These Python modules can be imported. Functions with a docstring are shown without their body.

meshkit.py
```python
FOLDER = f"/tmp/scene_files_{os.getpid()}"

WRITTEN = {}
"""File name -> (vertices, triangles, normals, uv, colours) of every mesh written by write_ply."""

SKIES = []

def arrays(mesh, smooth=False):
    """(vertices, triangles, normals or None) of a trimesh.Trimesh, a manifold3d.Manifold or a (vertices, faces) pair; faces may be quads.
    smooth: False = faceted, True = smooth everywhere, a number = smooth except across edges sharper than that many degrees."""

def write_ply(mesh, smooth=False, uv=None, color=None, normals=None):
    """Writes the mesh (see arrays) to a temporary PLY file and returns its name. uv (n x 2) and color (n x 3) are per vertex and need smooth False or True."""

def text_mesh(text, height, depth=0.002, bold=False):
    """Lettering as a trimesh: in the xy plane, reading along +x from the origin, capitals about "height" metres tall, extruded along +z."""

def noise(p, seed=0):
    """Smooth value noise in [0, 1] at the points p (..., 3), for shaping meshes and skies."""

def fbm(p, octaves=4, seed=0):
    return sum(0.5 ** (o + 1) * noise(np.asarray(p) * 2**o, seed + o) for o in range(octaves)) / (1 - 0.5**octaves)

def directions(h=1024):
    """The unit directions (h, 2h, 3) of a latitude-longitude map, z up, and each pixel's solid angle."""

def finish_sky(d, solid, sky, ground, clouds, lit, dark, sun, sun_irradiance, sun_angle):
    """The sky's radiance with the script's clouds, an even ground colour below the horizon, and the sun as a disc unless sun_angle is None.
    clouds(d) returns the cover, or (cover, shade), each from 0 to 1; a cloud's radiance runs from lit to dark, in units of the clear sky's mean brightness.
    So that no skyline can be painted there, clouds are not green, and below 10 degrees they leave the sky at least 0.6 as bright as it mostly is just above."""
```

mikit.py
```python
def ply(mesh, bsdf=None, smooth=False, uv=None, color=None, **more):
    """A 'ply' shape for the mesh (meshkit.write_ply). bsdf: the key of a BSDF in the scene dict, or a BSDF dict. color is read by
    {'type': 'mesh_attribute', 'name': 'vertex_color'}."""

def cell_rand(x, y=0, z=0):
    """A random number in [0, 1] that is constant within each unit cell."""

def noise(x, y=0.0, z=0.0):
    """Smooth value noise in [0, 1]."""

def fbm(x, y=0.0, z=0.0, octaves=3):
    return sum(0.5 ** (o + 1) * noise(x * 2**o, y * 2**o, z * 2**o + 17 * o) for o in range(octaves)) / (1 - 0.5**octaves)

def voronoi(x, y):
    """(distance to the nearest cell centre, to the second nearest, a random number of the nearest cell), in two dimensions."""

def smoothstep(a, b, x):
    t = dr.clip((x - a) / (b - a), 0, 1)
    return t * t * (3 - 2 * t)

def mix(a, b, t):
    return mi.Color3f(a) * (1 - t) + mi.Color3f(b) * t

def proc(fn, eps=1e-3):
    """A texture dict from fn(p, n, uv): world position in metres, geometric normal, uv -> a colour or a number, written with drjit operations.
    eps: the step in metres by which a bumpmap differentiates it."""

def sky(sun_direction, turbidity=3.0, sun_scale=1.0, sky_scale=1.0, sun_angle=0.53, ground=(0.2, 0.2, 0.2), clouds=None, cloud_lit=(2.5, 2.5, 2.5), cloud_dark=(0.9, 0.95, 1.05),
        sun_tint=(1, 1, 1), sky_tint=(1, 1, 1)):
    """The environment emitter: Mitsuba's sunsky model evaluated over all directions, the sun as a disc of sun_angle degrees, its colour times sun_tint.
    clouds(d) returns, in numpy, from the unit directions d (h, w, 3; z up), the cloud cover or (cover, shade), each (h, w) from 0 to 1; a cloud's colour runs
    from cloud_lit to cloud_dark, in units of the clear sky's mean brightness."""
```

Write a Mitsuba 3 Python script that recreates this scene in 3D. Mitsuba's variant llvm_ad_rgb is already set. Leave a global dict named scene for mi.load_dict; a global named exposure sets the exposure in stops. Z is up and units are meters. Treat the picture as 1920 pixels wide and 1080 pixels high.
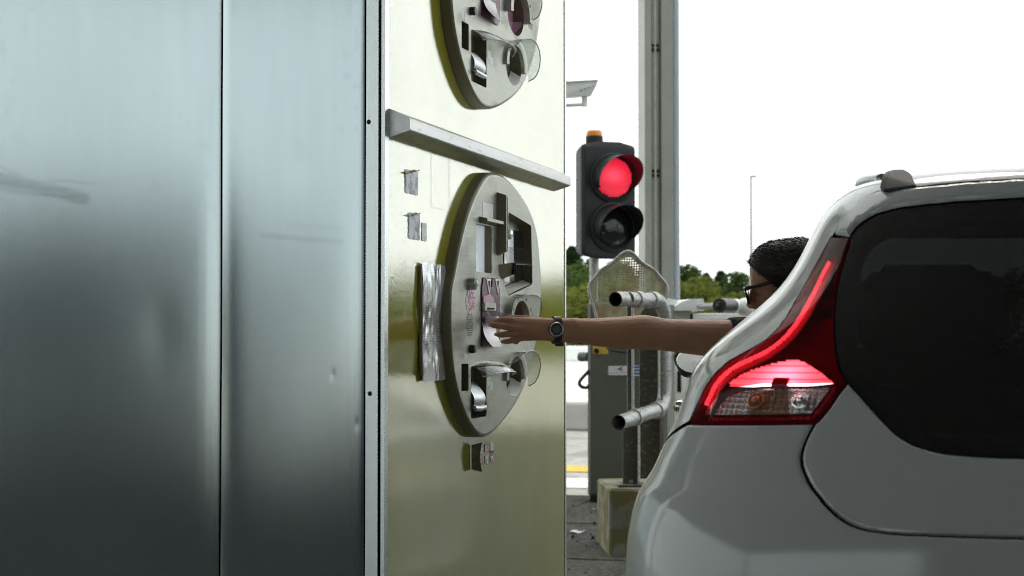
import math, numpy as np, trimesh, shapely, manifold3d as m3, mitsuba as mi, drjit as dr
import mikit, meshkit
from shapely.geometry import Polygon, box as sbox, Point, LineString
from shapely.ops import unary_union
from scipy.interpolate import PchipInterpolator
T = mi.ScalarTransform4f
scene, labels = {}, {}

# ---------------------------------------------------------------- camera, sky, exposure
F = 3200.0                                   # focal length in pixels of a 1920 wide frame
YAW = math.atan(920 / F)                     # the camera looks to the left of the lane (+Y)
PITCH = math.atan(90 / F)
EYE = np.array([0, 0, 1.2])
_h = np.array([-math.sin(YAW), math.cos(YAW), 0])
FWD = _h * math.cos(PITCH) + np.array([0, 0, math.sin(PITCH)])
RIGHT = np.array([math.cos(YAW), math.sin(YAW), 0])
UP = np.cross(RIGHT, FWD)
scene['camera'] = {'type': 'thinlens', 'fov': 2 * math.degrees(math.atan(960 / F)), 'fov_axis': 'x', 'aperture_radius': 0.0042, 'focus_distance': 4.6,
                   'near_clip': 0.05, 'far_clip': 2000.0, 'to_world': T().look_at(origin=EYE.tolist(), target=(EYE + FWD).tolist(), up=[0, 0, 1])}
SUN = np.array([-.10, .70, .70]); SUN /= np.linalg.norm(SUN)
def overcast(d):                              # bright thin overcast, brighter towards the sun, with faint cloud shapes
    cloud = .16 * np.clip(2 * meshkit.fbm(d * np.array([3, 3, 8]) + 5, 4) - .7, 0, 1)
    return 0.95 + 0 * d[..., 2], np.clip(.50 - .62 * (d @ SUN) + cloud, 0, 1)
scene['sky'] = mikit.sky(tuple(SUN), turbidity=4, sun_scale=0.06, sun_angle=14, clouds=overcast, cloud_lit=(3.3, 3.45, 3.42), cloud_dark=(1.75, 1.92, 1.90), ground=(0.2, 0.2, 0.19))
exposure = 2.4

# ---------------------------------------------------------------- helpers
def A(u, v, d):                              # the point at depth d that lies in the direction of photo position (u, v)
    return EYE + d * (FWD + RIGHT * (u - 960) / F + UP * (540 - v) / F)
def on_plane(u, v, axis, val):
    r = FWD + RIGHT * (u - 960) / F + UP * (540 - v) / F
    return EYE + r * (val - EYE[axis]) / r[axis]
def project(p):
    q = np.asarray(p) - EYE
    d = q @ FWD
    return np.stack([960 + F * (q @ RIGHT) / d, 540 - F * (q @ UP) / d, d], -1)

def free(key):
    if key not in scene and not any(k.startswith(key + '__') for k in scene) and key not in labels: return key
    i = 1
    while True:
        k = f'{key}_{i:03d}'
        if k not in scene and not any(x.startswith(k + '__') for x in scene) and k not in labels: return k
        i += 1
def thing(name, label, cat, group=None, kind=None):
    k = free(name)
    labels[k] = {'label': label, 'category': cat}
    if group: labels[k]['group'] = group
    if kind: labels[k]['kind'] = kind
    return k
def put(key, mesh, bsdf, smooth=False, uv=None, **more):
    k = free(key)
    if isinstance(mesh, list): mesh = trimesh.util.concatenate(mesh)
    scene[k] = mikit.ply(mesh, bsdf, smooth=smooth, uv=uv, **more)
    return k
def part(parent, name, mesh, bsdf, smooth=False, label=None, kind=None, **more):
    k = put(f'{parent}__{name}', mesh, bsdf, smooth, **more)
    if label or kind:
        labels[k] = {}
        if label: labels[k]['label'] = label
        if kind: labels[k]['kind'] = kind
    return k
def one(name, mesh, bsdf, label, cat, smooth=False, group=None, kind=None, **more):
    k = thing(name, label, cat, group, kind)
    if isinstance(mesh, list): mesh = trimesh.util.concatenate(mesh)
    scene[k] = mikit.ply(mesh, bsdf, smooth=smooth, **more)
    return k
def struct(name, mesh, bsdf, smooth=False, label=None):
    k = free(name); labels[k] = {'kind': 'structure', 'label': label or name.replace('_', ' ')}
    if isinstance(mesh, list): mesh = trimesh.util.concatenate(mesh)
    scene[k] = mikit.ply(mesh, bsdf, smooth=smooth)
    return k

def bx(lo, hi, bev=0.0):
    lo, hi = np.minimum(lo, hi).astype(float), np.maximum(lo, hi).astype(float)
    if bev <= 0:
        m = trimesh.creation.box(hi - lo); m.apply_translation((lo + hi) / 2); return m
    b = min(bev, 0.45 * (hi - lo).min())
    pts = []
    for i in range(3):
        a, c = lo + b, hi - b
        a[i], c[i] = lo[i], hi[i]
        pts += [[x, y, z] for x in (a[0], c[0]) for y in (a[1], c[1]) for z in (a[2], c[2])]
    return trimesh.convex.convex_hull(np.array(pts))
def tube(path, r, n=16, cap=True):
    p = np.asarray(path, float); r = np.broadcast_to(np.asarray(r, float), (len(p),))
    t = np.gradient(p, axis=0); t /= np.linalg.norm(t, axis=1)[:, None]
    a = np.cross(t[0], [0, 0, 1] if abs(t[0][2]) < .9 else [1, 0, 0]); a /= np.linalg.norm(a)
    rings = []
    for i in range(len(p)):
        a = a - t[i] * (a @ t[i]); a /= np.linalg.norm(a); b = np.cross(t[i], a)
        ang = np.arange(n) * 2 * np.pi / n
        rings.append(p[i] + r[i] * (np.cos(ang)[:, None] * a + np.sin(ang)[:, None] * b))
    v = np.vstack(rings); f = []
    for i in range(len(p) - 1):
        for j in range(n):
            k = (j + 1) % n
            f += [[i * n + j, i * n + k, (i + 1) * n + k], [i * n + j, (i + 1) * n + k, (i + 1) * n + j]]
    if cap:
        c0, c1 = len(v), len(v) + 1
        v = np.vstack([v, p[:1], p[-1:]])
        for j in range(n):
            k = (j + 1) % n
            f += [[c0, k, j], [c1, (len(p) - 1) * n + j, (len(p) - 1) * n + k]]
    return trimesh.Trimesh(v, f, process=False)
def smooth_path(pts, n=8):
    from scipy.interpolate import CubicSpline
    pts = np.asarray(pts, float); d = np.r_[0, np.cumsum(np.linalg.norm(np.diff(pts, axis=0), axis=1))]
    return CubicSpline(d, pts)(np.linspace(0, d[-1], n * (len(pts) - 1) + 1))
def lathe(profile, origin, axis, n=32):       # profile: (radius, height) along axis
    pr = np.asarray(profile, float); ax = np.asarray(axis, float); ax /= np.linalg.norm(ax)
    a = np.cross(ax, [0, 0, 1] if abs(ax[2]) < .9 else [1, 0, 0]); a /= np.linalg.norm(a); b = np.cross(ax, a)
    ang = np.arange(n) * 2 * np.pi / n
    v = np.vstack([np.asarray(origin) + h * ax + r * (np.cos(ang)[:, None] * a + np.sin(ang)[:, None] * b) for r, h in pr])
    f = []
    for i in range(len(pr) - 1):
        for j in range(n):
            k = (j + 1) % n
            f += [[i * n + j, i * n + k, (i + 1) * n + k], [i * n + j, (i + 1) * n + k, (i + 1) * n + j]]
    m = trimesh.Trimesh(v, f, process=False); m.merge_vertices(); m.update_faces(m.nondegenerate_faces()); return m
def prism(poly, X0, h):                       # polygon in (Y, z) standing on the plane X = X0, h towards +X
    out = []
    for g in getattr(poly, 'geoms', [poly]):
        m = trimesh.creation.extrude_polygon(g, abs(h), engine='earcut')
        v = m.vertices.copy()
        m.vertices = np.stack([X0 + (v[:, 2] if h > 0 else -v[:, 2]), v[:, 0], v[:, 1]], 1)
        if h < 0: m.invert()
        out.append(m)
    return trimesh.util.concatenate(out)
def rounded(poly, r): return poly.buffer(-r).buffer(2 * r, quad_segs=6).buffer(-r, quad_segs=6)
def grid(fn, us, vs):                         # quads of fn(u, v) -> points
    U, V = np.meshgrid(us, vs, indexing='ij')
    p = fn(U, V).reshape(-1, 3); n, k = len(us), len(vs)
    i = (np.arange(n - 1)[:, None] * k + np.arange(k - 1)).ravel()
    f = np.stack([i, i + k, i + k + 1, i + 1], 1)
    return trimesh.Trimesh(p, np.vstack([f[:, [0, 1, 2]], f[:, [0, 2, 3]]]), process=False)
def both(m):                                  # a sheet seen from its two sides
    k = m.copy(); k.invert(); return trimesh.util.concatenate([m, k])
def chull(spheres, seg=20):
    return m3.Manifold.batch_hull([m3.Manifold.sphere(r, seg).translate(tuple(map(float, c))) for c, r in spheres])
def to_tm(man):
    m = man.to_mesh(); return trimesh.Trimesh(m.vert_properties[:, :3], m.tri_verts, process=False)
def frame(origin, yaw=0.0):                   # matrix of local axes (x right, y away, z up) turned by yaw degrees from the view direction
    a = YAW + math.radians(yaw)
    M = np.eye(4); M[:3, 0] = [math.cos(a), math.sin(a), 0]; M[:3, 1] = [-math.sin(a), math.cos(a), 0]; M[:3, 3] = origin
    return M
def tf(m, M): m = m.copy(); m.apply_transform(M); return m

# ---------------------------------------------------------------- materials
noise, fbm, proc, mix, sstep = mikit.noise, mikit.fbm, mikit.proc, mikit.mix, mikit.smoothstep
def bs(name, d): scene['mat_' + name] = d; return 'mat_' + name
def two(d): return {'type': 'twosided', 'bsdf': d}
def rgb(*c): return {'type': 'rgb', 'value': list(c)}
def prin(c, rough=.5, **k): return two({'type': 'principled', 'base_color': rgb(*c) if isinstance(c, tuple) else c, 'roughness': rough, **k})
def dots(p, *w):                              # a projection of the position
    return p.x * w[0] + p.y * w[1] + p.z * w[2]

def seg_dist(x, z, x0, z0, x1, z1):
    dx, dz = x1 - x0, z1 - z0
    t = dr.clip(((x - x0) * dx + (z - z0) * dz) / (dx * dx + dz * dz), 0, 1)
    return dr.sqrt(dr.square(x - x0 - t * dx) + dr.square(z - z0 - t * dz))
SCR = []                                      # scratch strokes on the steel wall, filled when the wall is built
def steel_refl(p, n, uv):
    grime = fbm(p.x * 3, p.z * 1.2, 3, 4) * .10 + fbm(p.x * 60, p.z * 4, 1, 2) * .05
    spots = sstep(.80, .86, noise(p.x * 55, p.z * 38, 9)) * sstep(.55, .7, noise(p.x * 4, p.z * 4, 2)) * .05
    s = mi.Float(0)
    for (x0, z0, x1, z1, w, a) in SCR:
        d = seg_dist(p.x + .004 * noise(p.x * 30, p.z * 30, 4), p.z, x0, z0, x1, z1)
        s = dr.maximum(s, a * (1 - sstep(w * .5, w, d)) * (.4 + .6 * noise(p.x * 18, p.z * 260, 7)))
    k = dr.clip(.98 - grime - spots - s, 0, 1)
    return mi.Color3f(.545 * k, .62 * k, .635 * k)
bs('steel_wall', two({'type': 'roughconductor', 'material': 'none', 'alpha_u': .06, 'alpha_v': .028, 'specular_reflectance': proc(steel_refl)}))
bs('steel_trim', two({'type': 'roughconductor', 'material': 'none', 'alpha': .14, 'specular_reflectance': rgb(.86, .91, .91)}))
def yel(p, n, uv):
    k = .85 + .3 * fbm(p.y * 2, p.z * 2, 3, 3)
    return mix((.33, .325, .022), (.40, .385, .045), fbm(p.y * 9, p.z * 9, 1, 2)) * k
def yel_w(p, n, uv):
    return .57 - .08 * fbm(p.y * 5, p.z * 1.5, 7, 3)
def peel(p, n, uv):
    return .00006 * noise(p.y * 130, p.z * 190, 1) + .00022 * noise(p.y * 14, p.z * 9, 1)
bs('yellow', two({'type': 'bumpmap', 'arbitrary': proc(peel, 2e-3), 'bsdf': {'type': 'blendbsdf', 'weight': proc(yel_w), 'a': {'type': 'diffuse', 'reflectance': proc(yel)},
    'b': {'type': 'roughconductor', 'material': 'none', 'alpha': .016, 'specular_reflectance': rgb(.98, .98, .95)}}}))
def brushed(p, n, uv):
    k = .86 + .12 * noise(p.y * 4, p.z * 500, 1) + .12 * fbm(p.y * 8, p.z * 8, 2, 3) - .25 * sstep(.55, .85, fbm(p.y * 9, p.z * 14, 6, 3))
    return mi.Color3f(.51, .515, .465) * k
bs('fascia', two({'type': 'blendbsdf', 'weight': .68, 'a': {'type': 'diffuse', 'reflectance': proc(brushed)},
    'b': {'type': 'roughconductor', 'material': 'none', 'alpha': .20, 'specular_reflectance': proc(brushed)}}))
def galv(p, n, uv):
    k = .75 + .5 * fbm(p.y * 14 + p.x * 20, p.z * 60, p.x * 40, 4) - .3 * sstep(.6, .75, noise(p.x * 90, p.y * 60, p.z * 90))
    return mi.Color3f(.50, .50, .48) * k
def polished(p, n, uv):
    k = .9 + .25 * fbm(p.y * 3, p.z * 90, p.x * 60, 3) - .18 * sstep(.68, .78, noise(p.x * 120, p.y * 50, p.z * 120))
    return mi.Color3f(.66, .665, .65) * k
bs('bar_steel', two({'type': 'blendbsdf', 'weight': .7, 'a': {'type': 'diffuse', 'reflectance': proc(polished)},
    'b': {'type': 'roughconductor', 'material': 'none', 'alpha': .16, 'specular_reflectance': proc(polished)}}))
bs('galv', two({'type': 'blendbsdf', 'weight': .5, 'a': {'type': 'diffuse', 'reflectance': proc(galv)},
    'b': {'type': 'roughconductor', 'material': 'none', 'alpha': .22, 'specular_reflectance': proc(galv)}}))
def grimy(c, amt=.35, sc=12.0):
    def fn(p, n, uv): return mi.Color3f(*c) * (1 + amt * .5 - amt * fbm(p.x * sc, p.y * sc, p.z * sc, 4))
    return proc(fn)
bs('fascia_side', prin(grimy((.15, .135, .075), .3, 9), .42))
bs('black_plastic', prin((.018, .021, .022), .42))
bs('rubber', prin((.02, .02, .018), .75))
bs('signal_body', prin(grimy((.012, .0155, .0155), .5, 8), .5))
bs('gap', prin((.006, .006, .006), .9))
bs('clear', {'type': 'blendbsdf', 'weight': .08, 'a': {'type': 'thindielectric', 'int_ior': 1.5, 'specular_transmittance': rgb(.78, .80, .78)}, 'b': prin((.55, .58, .56), .25, specular=.8)})
bs('cloudy', {'type': 'blendbsdf', 'weight': .38, 'a': {'type': 'thindielectric', 'int_ior': 1.5, 'specular_transmittance': rgb(.74, .72, .76)}, 'b': prin((.50, .47, .53), .12, specular=.9)})
bs('clear_edge', prin((.35, .38, .36), .2, specular=.8))
bs('purple', prin((.075, .009, .034), .35, clearcoat=.2))
bs('mauve', prin((.50, .25, .36), .35, clearcoat=.4))
bs('pinkwhite', prin((.72, .64, .67), .25, clearcoat=.7))
bs('white_plastic', prin(grimy((.80, .81, .78), .15), .4))
bs('cream', prin(grimy((.52, .51, .42), .3), .5))
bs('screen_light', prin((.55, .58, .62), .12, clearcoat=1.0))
bs('screen_dark', prin((.015, .02, .02), .04, specular=.6))
bs('chrome', two({'type': 'roughconductor', 'material': 'none', 'alpha': .06, 'specular_reflectance': rgb(.82, .83, .82)}))
bs('satin', two({'type': 'roughconductor', 'material': 'none', 'alpha': .18, 'specular_reflectance': grimy((.62, .64, .66), .2, 30)}))
bs('green_led', prin((.35, .55, .36), .15, clearcoat=1.0))
bs('sticker', prin(grimy((.66, .66, .65), .3, 60), .35))
def torn(p, n, uv):
    return mix((.58, .60, .62), (.22, .25, .30), sstep(.5, .68, fbm(p.y * 60, p.z * 35, 3, 3)))
bs('torn_sticker', prin(proc(torn), .4))
def purple_label(p, n, uv):
    t = sstep(.52, .6, noise(p.y * 190, p.z * 160, 3))
    return mix((.34, .10, .20), (.62, .58, .58), t)
bs('purple_label', prin(proc(purple_label), .35))
def sheet_col(p, n, uv):                      # lines of worn print; uv runs over the sheet
    v = uv.y; row = dr.floor(v * 46); inrow = v * 46 - row
    ink = (sstep(.25, .35, inrow) - sstep(.65, .75, inrow)) * sstep(.28, .36, noise(uv.x * 34 + row * 7.3, row)) 
    left = sstep(.06, .08, uv.x) * (1 - sstep(.50, .52, uv.x + .12 * mikit.cell_rand(row, 3)))
    right = sstep(.62, .64, uv.x) * (1 - sstep(.94, .96, uv.x)) * sstep(.3, .4, dr.abs(dr.sin(uv.x * 48)))
    body = sstep(.30, .31, v) * (1 - sstep(.66, .67, v))
    head = sstep(.90, .91, v) * (1 - sstep(.965, .97, v))
    worn = sstep(.35, .6, fbm(uv.x * 3, uv.y * 6, 4, 3))
    c = mix((.60, .61, .62), (.10, .10, .12), dr.clip(ink * (left + right) * (body + head) * (.45 + .5 * worn), 0, 1))
    return mix(c, (.55, .48, .42), .6 * sstep(.27, .25, v) * sstep(.06, .08, v))
bs('sheet', prin(proc(sheet_col), .5))
def crinkle(p, n, uv): return .010 * fbm(p.y * 26, p.z * 11, 4, 3)
bs('laminate', two({'type': 'bumpmap', 'arbitrary': proc(crinkle, 2e-3), 'bsdf': {'type': 'blendbsdf', 'weight': .62, 'a': {'type': 'diffuse', 'reflectance': proc(sheet_col)}, 'b': {'type': 'roughconductor', 'material': 'none', 'alpha': .07, 'specular_reflectance': rgb(.85, .87, .88)}}}))
bs('tape', prin(grimy((.16, .14, .10), .5, 40), .35))
bs('paint', two({'type': 'roughplastic', 'int_ior': 1.65, 'alpha': .014, 'diffuse_reflectance': rgb(.45, .47, .46), 'nonlinear': False}))
bs('car_glass', {'type': 'thindielectric', 'int_ior': 1.5, 'specular_transmittance': rgb(.008, .0095, .0095)})
bs('side_glass', {'type': 'thindielectric', 'int_ior': 1.5, 'specular_transmittance': rgb(.6, .64, .62)})
bs('lens_red', {'type': 'blendbsdf', 'weight': .06, 'a': {'type': 'thindielectric', 'int_ior': 1.5, 'specular_transmittance': rgb(.66, .05, .07)}, 'b': prin((.26, .003, .011), .08, specular=.6)})
bs('lens_clear', {'type': 'thindielectric', 'int_ior': 1.5, 'specular_transmittance': rgb(.9, .9, .9)})
bs('lamp_inner', prin((.40, .04, .06), .35))
bs('lamp_dark', prin((.20, .012, .025), .3))
bs('reflector', two({'type': 'roughconductor', 'material': 'none', 'alpha': .2, 'specular_reflectance': rgb(.50, .50, .48)}))
bs('amber', prin((.34, .10, .008), .25, clearcoat=.6))
bs('amber_dull', prin((.16, .075, .02), .25, clearcoat=.6))
bs('grey_trim', prin((.035, .04, .043), .55, specular=.25))
bs('cabin', prin((.012, .012, .012), .85))
bs('cabin_soft', prin((.03, .03, .032), .8))
bs('tyre', prin((.015, .015, .015), .8))
def skin(p, n, uv):
    return mix((.50, .27, .175), (.36, .17, .10), fbm(p.x * 24, p.y * 24, p.z * 24, 4))
def pores(p, n, uv): return .0012 * noise(p.x * 320, p.y * 320, p.z * 320) + .002 * fbm(p.x * 60, p.y * 60, p.z * 90, 2)
bs('skin', two({'type': 'bumpmap', 'arbitrary': proc(pores, 1e-3), 'bsdf': {'type': 'principled', 'base_color': proc(skin), 'roughness': .5, 'specular': .4}}))
bs('nail', prin((.50, .30, .24), .3))
bs('hair', prin(grimy((.022, .017, .013), .6, 90), .5))
def cloth(p, n, uv): return mi.Color3f(.012, .016, .026) * (.7 + .6 * fbm(p.x * 40, p.y * 40, p.z * 40, 3))
bs('navy', prin(proc(cloth), .85))
bs('lens_dark', prin((.012, .013, .013), .06, specular=.7))
bs('lcd', prin((.09, .10, .075), .2, clearcoat=1.0))
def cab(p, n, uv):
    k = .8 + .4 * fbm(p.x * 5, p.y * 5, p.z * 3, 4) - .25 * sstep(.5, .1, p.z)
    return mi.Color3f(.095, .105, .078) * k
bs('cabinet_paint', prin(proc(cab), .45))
def olive_steel(p, n, uv):
    k = .6 + .7 * fbm(p.x * 18, p.y * 18, p.z * 8, 4)
    return mix((.085, .08, .055), (.16, .15, .10), sstep(.66, .74, noise(p.x * 80, p.y * 80, p.z * 70))) * k
bs('post_paint', prin(proc(olive_steel), .55))
def mesh_col(p, n, uv): return mix((.46, .45, .27), (.42, .31, .19), sstep(.5, .65, fbm(p.x * 9, p.y * 9, p.z * 9, 3))) * (.8 + .4 * noise(p.x * 40, p.z * 40))
bs('perf_paint', prin(proc(mesh_col), .6))
def conc(p, n, uv):
    m = fbm(p.x * 6, p.y * 6, p.z * 6, 4)
    return mix(mix((.24, .235, .19), (.15, .145, .115), m), (.13, .112, .03), .85 * sstep(.42, .56, fbm(p.x * 11 + 3, p.y * 11, p.z * 9, 4)))
bs('moss_concrete', prin(proc(conc), .9))
bs('concrete', prin(grimy((.42, .41, .38), .4, 3), .9))
bs('column_paint', prin(grimy((.33, .345, .305), .22, 5), .5))
bs('column_blue', prin((.42, .46, .50), .4))
bs('canopy_white', prin((.30, .31, .31), .7))
bs('yellow_line', prin(grimy((.55, .36, .06), .35, 6), .8))
bs('white_line', prin(grimy((.62, .62, .60), .25, 6), .8))
def ground(p, n, uv):
    g = fbm(p.x * .5, p.y * .5, 1, 4); fine = fbm(p.x * 30, p.y * 30, 2, 3); st = fbm(p.x * 2.2, p.y * 2.2, 5, 4)
    c = mix((.26, .25, .225), (.36, .345, .31), g) * (.75 + .5 * fine)
    return c * (1 - .35 * sstep(.5, .7, st))
bs('ground', prin(proc(ground), .95))
def island(p, n, uv):
    fine = fbm(p.x * 45, p.y * 45, 2, 3); st = fbm(p.x * 3, p.y * 2.2, 5, 4); pb = sstep(.62, .72, noise(p.x * 70, p.y * 50, 3))
    c = mix((.04, .04, .031), (.06, .059, .047), fbm(p.x * 1.3, p.y * 1.3, 8, 3)) * (.65 + .7 * fine)
    return mix(c * (1 - .45 * sstep(.48, .68, st)), (.11, .105, .085), .5 * pb)
def island_b(p, n, uv): return .012 * fbm(p.x * 40, p.y * 40, 1, 4)
bs('island', two({'type': 'bumpmap', 'arbitrary': proc(island_b, 4e-3), 'bsdf': {'type': 'principled', 'base_color': proc(island), 'roughness': .95}}))
def asph(p, n, uv): return mi.Color3f(.042, .044, .044) * (.6 + .8 * fbm(p.x * 25, p.y * 25, 2, 3)) 
bs('asphalt', prin(proc(asph), .9))
def leaf(c0, c1):
    def fn(p, n, uv): return mix(c0, c1, fbm(p.x * .9, p.y * .9, p.z * 1.1, 3)) * (.6 + .8 * noise(p.x * 7, p.y * 7, p.z * 7))
    return {'type': 'principledthin', 'base_color': proc(fn), 'roughness': .6, 'diff_trans': .7}
bs('leaf_olive', leaf((.12, .15, .03), (.20, .21, .055)))
bs('leaf_green', leaf((.06, .105, .03), (.12, .165, .05)))
bs('leaf_dark', leaf((.035, .07, .03), (.065, .10, .04)))
bs('bark', prin((.09, .07, .05), .9))
bs('van_paint', prin((.05, .065, .085), .35, clearcoat=1.0))
bs('beacon', prin((.75, .26, .02), .2, clearcoat=1.0))
bs('blue_ink', prin((.03, .10, .28), .5))
bs('red_ink', prin((.4, .12, .10), .5))

# ---------------------------------------------------------------- setting: ground, island, kerb, markings
def disc(r, z, cx=0, cy=0):
    rr = np.r_[0, np.geomspace(2, r, 30)]
    return grid(lambda a, b: np.stack([cx + b * np.cos(a), cy + b * np.sin(a), 0 * a + z], -1), np.linspace(0, 2 * np.pi, 65), rr)
struct('ground', disc(600, 0.0), 'mat_ground', label='pale worn concrete ground of the toll plaza')
struct('lane', [bx([-16, -14, -.004], [16, 2.0, .004]), bx([-1.02, 2.0, -.004], [16, 22.0, .004])], 'mat_asphalt', label='dark asphalt lanes under the canopy')
IZ = .12
XE = -1.06
# island: slabs laid on a base, joints left open
ib = [bx([-4.6, 2.6, 0.0], [XE, 11.3, IZ - .012])]
struct('traffic_island', ib, 'mat_island', label='raised concrete traffic island')
for i, (y0, y1) in enumerate([(2.6, 6.4), (6.41, 8.05), (8.06, 8.82), (8.83, 9.62), (9.63, 11.3)]):
    for (x0, x1) in [(-4.6, -2.62), (-2.61, -1.24)]:
        part('traffic_island', 'slab', bx([x0, y0, IZ - .012], [x1, y1, IZ + .004 * ((i * 7) % 3 - 1)], .004), 'mat_island')
for i in range(9):
    part('traffic_island', 'kerb_stone', bx([-1.232, 2.6 + i * .97, 0], [XE, 2.6 + i * .97 + .96, IZ + .006], .015), 'mat_concrete')
# far side of the plaza, seen in the gap beside the cabinet
pY = on_plane(1085, 880, 2, 0)[1]
struct('yellow_line', bx([-7.5, pY - .35, 0.004], [-1.6, pY + .35, .008]), 'mat_yellow_line', label='yellow road marking')
struct('white_line', bx([-7.5, pY - 1.9, 0.004], [-1.6, pY - 1.0, .008]), 'mat_white_line', label='pale road marking')
lw = one('low_wall', bx([-14, 21.0, 0], [-1.0, 21.5, .36], .03), 'mat_concrete', 'low grey concrete wall at the edge of the far pavement', 'wall')
struct('far_pavement', bx([-30, 21.5, 0], [-1.0, 60, .33]), 'mat_white_line', label='bright pavement beyond the low wall')
k = thing('crash_barrier', 'white guard rail on short posts beyond the low wall', 'barrier')
for i in range(7):
    part(k, 'post', bx([-14 + i * 1.6, 33.95, .33], [-13.8 + i * 1.6, 34.15, 1.05], .02), 'mat_white_plastic')
part(k, 'rail', bx([-14.3, 33.8, .70], [-3.2, 33.93, 1.0], .04), 'mat_white_plastic')

# ---------------------------------------------------------------- toll cabinet
PX = -1.457                                   # plane of the lane panel
Yn = on_plane(725, 630, 0, PX)[1]; Yf = on_plane(1058.5, 630, 0, PX)[1]
Y0 = Yn - .03                                 # plane of the steel wall that faces the queue
ZT, ZB = 2.75, IZ + .02
def wx(u): return on_plane(u, 630, 1, Y0)[0]
def wall(u, v): p = on_plane(u, v, 1, Y0); return p[0], p[2]
for (a, b, w, s) in [((0, 335), (158, 372), .022, .30), ((0, 348), (110, 362), .02, .22), ((0, 312), (70, 345), .006, .15), ((70, 345), (120, 338), .006, .15), ((120, 338), (200, 346), .004, .14),
                     ((490, 441), (642, 454), .008, .16), ((540, 421), (640, 428), .005, .11), ((20, 358), (150, 373), .008, .2)]:
    SCR.append((*wall(*a), *wall(*b), w, s))
cab_ = thing('toll_cabinet', 'tall steel toll cabinet with olive yellow panel towards the lane', 'toll cabinet')
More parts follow.
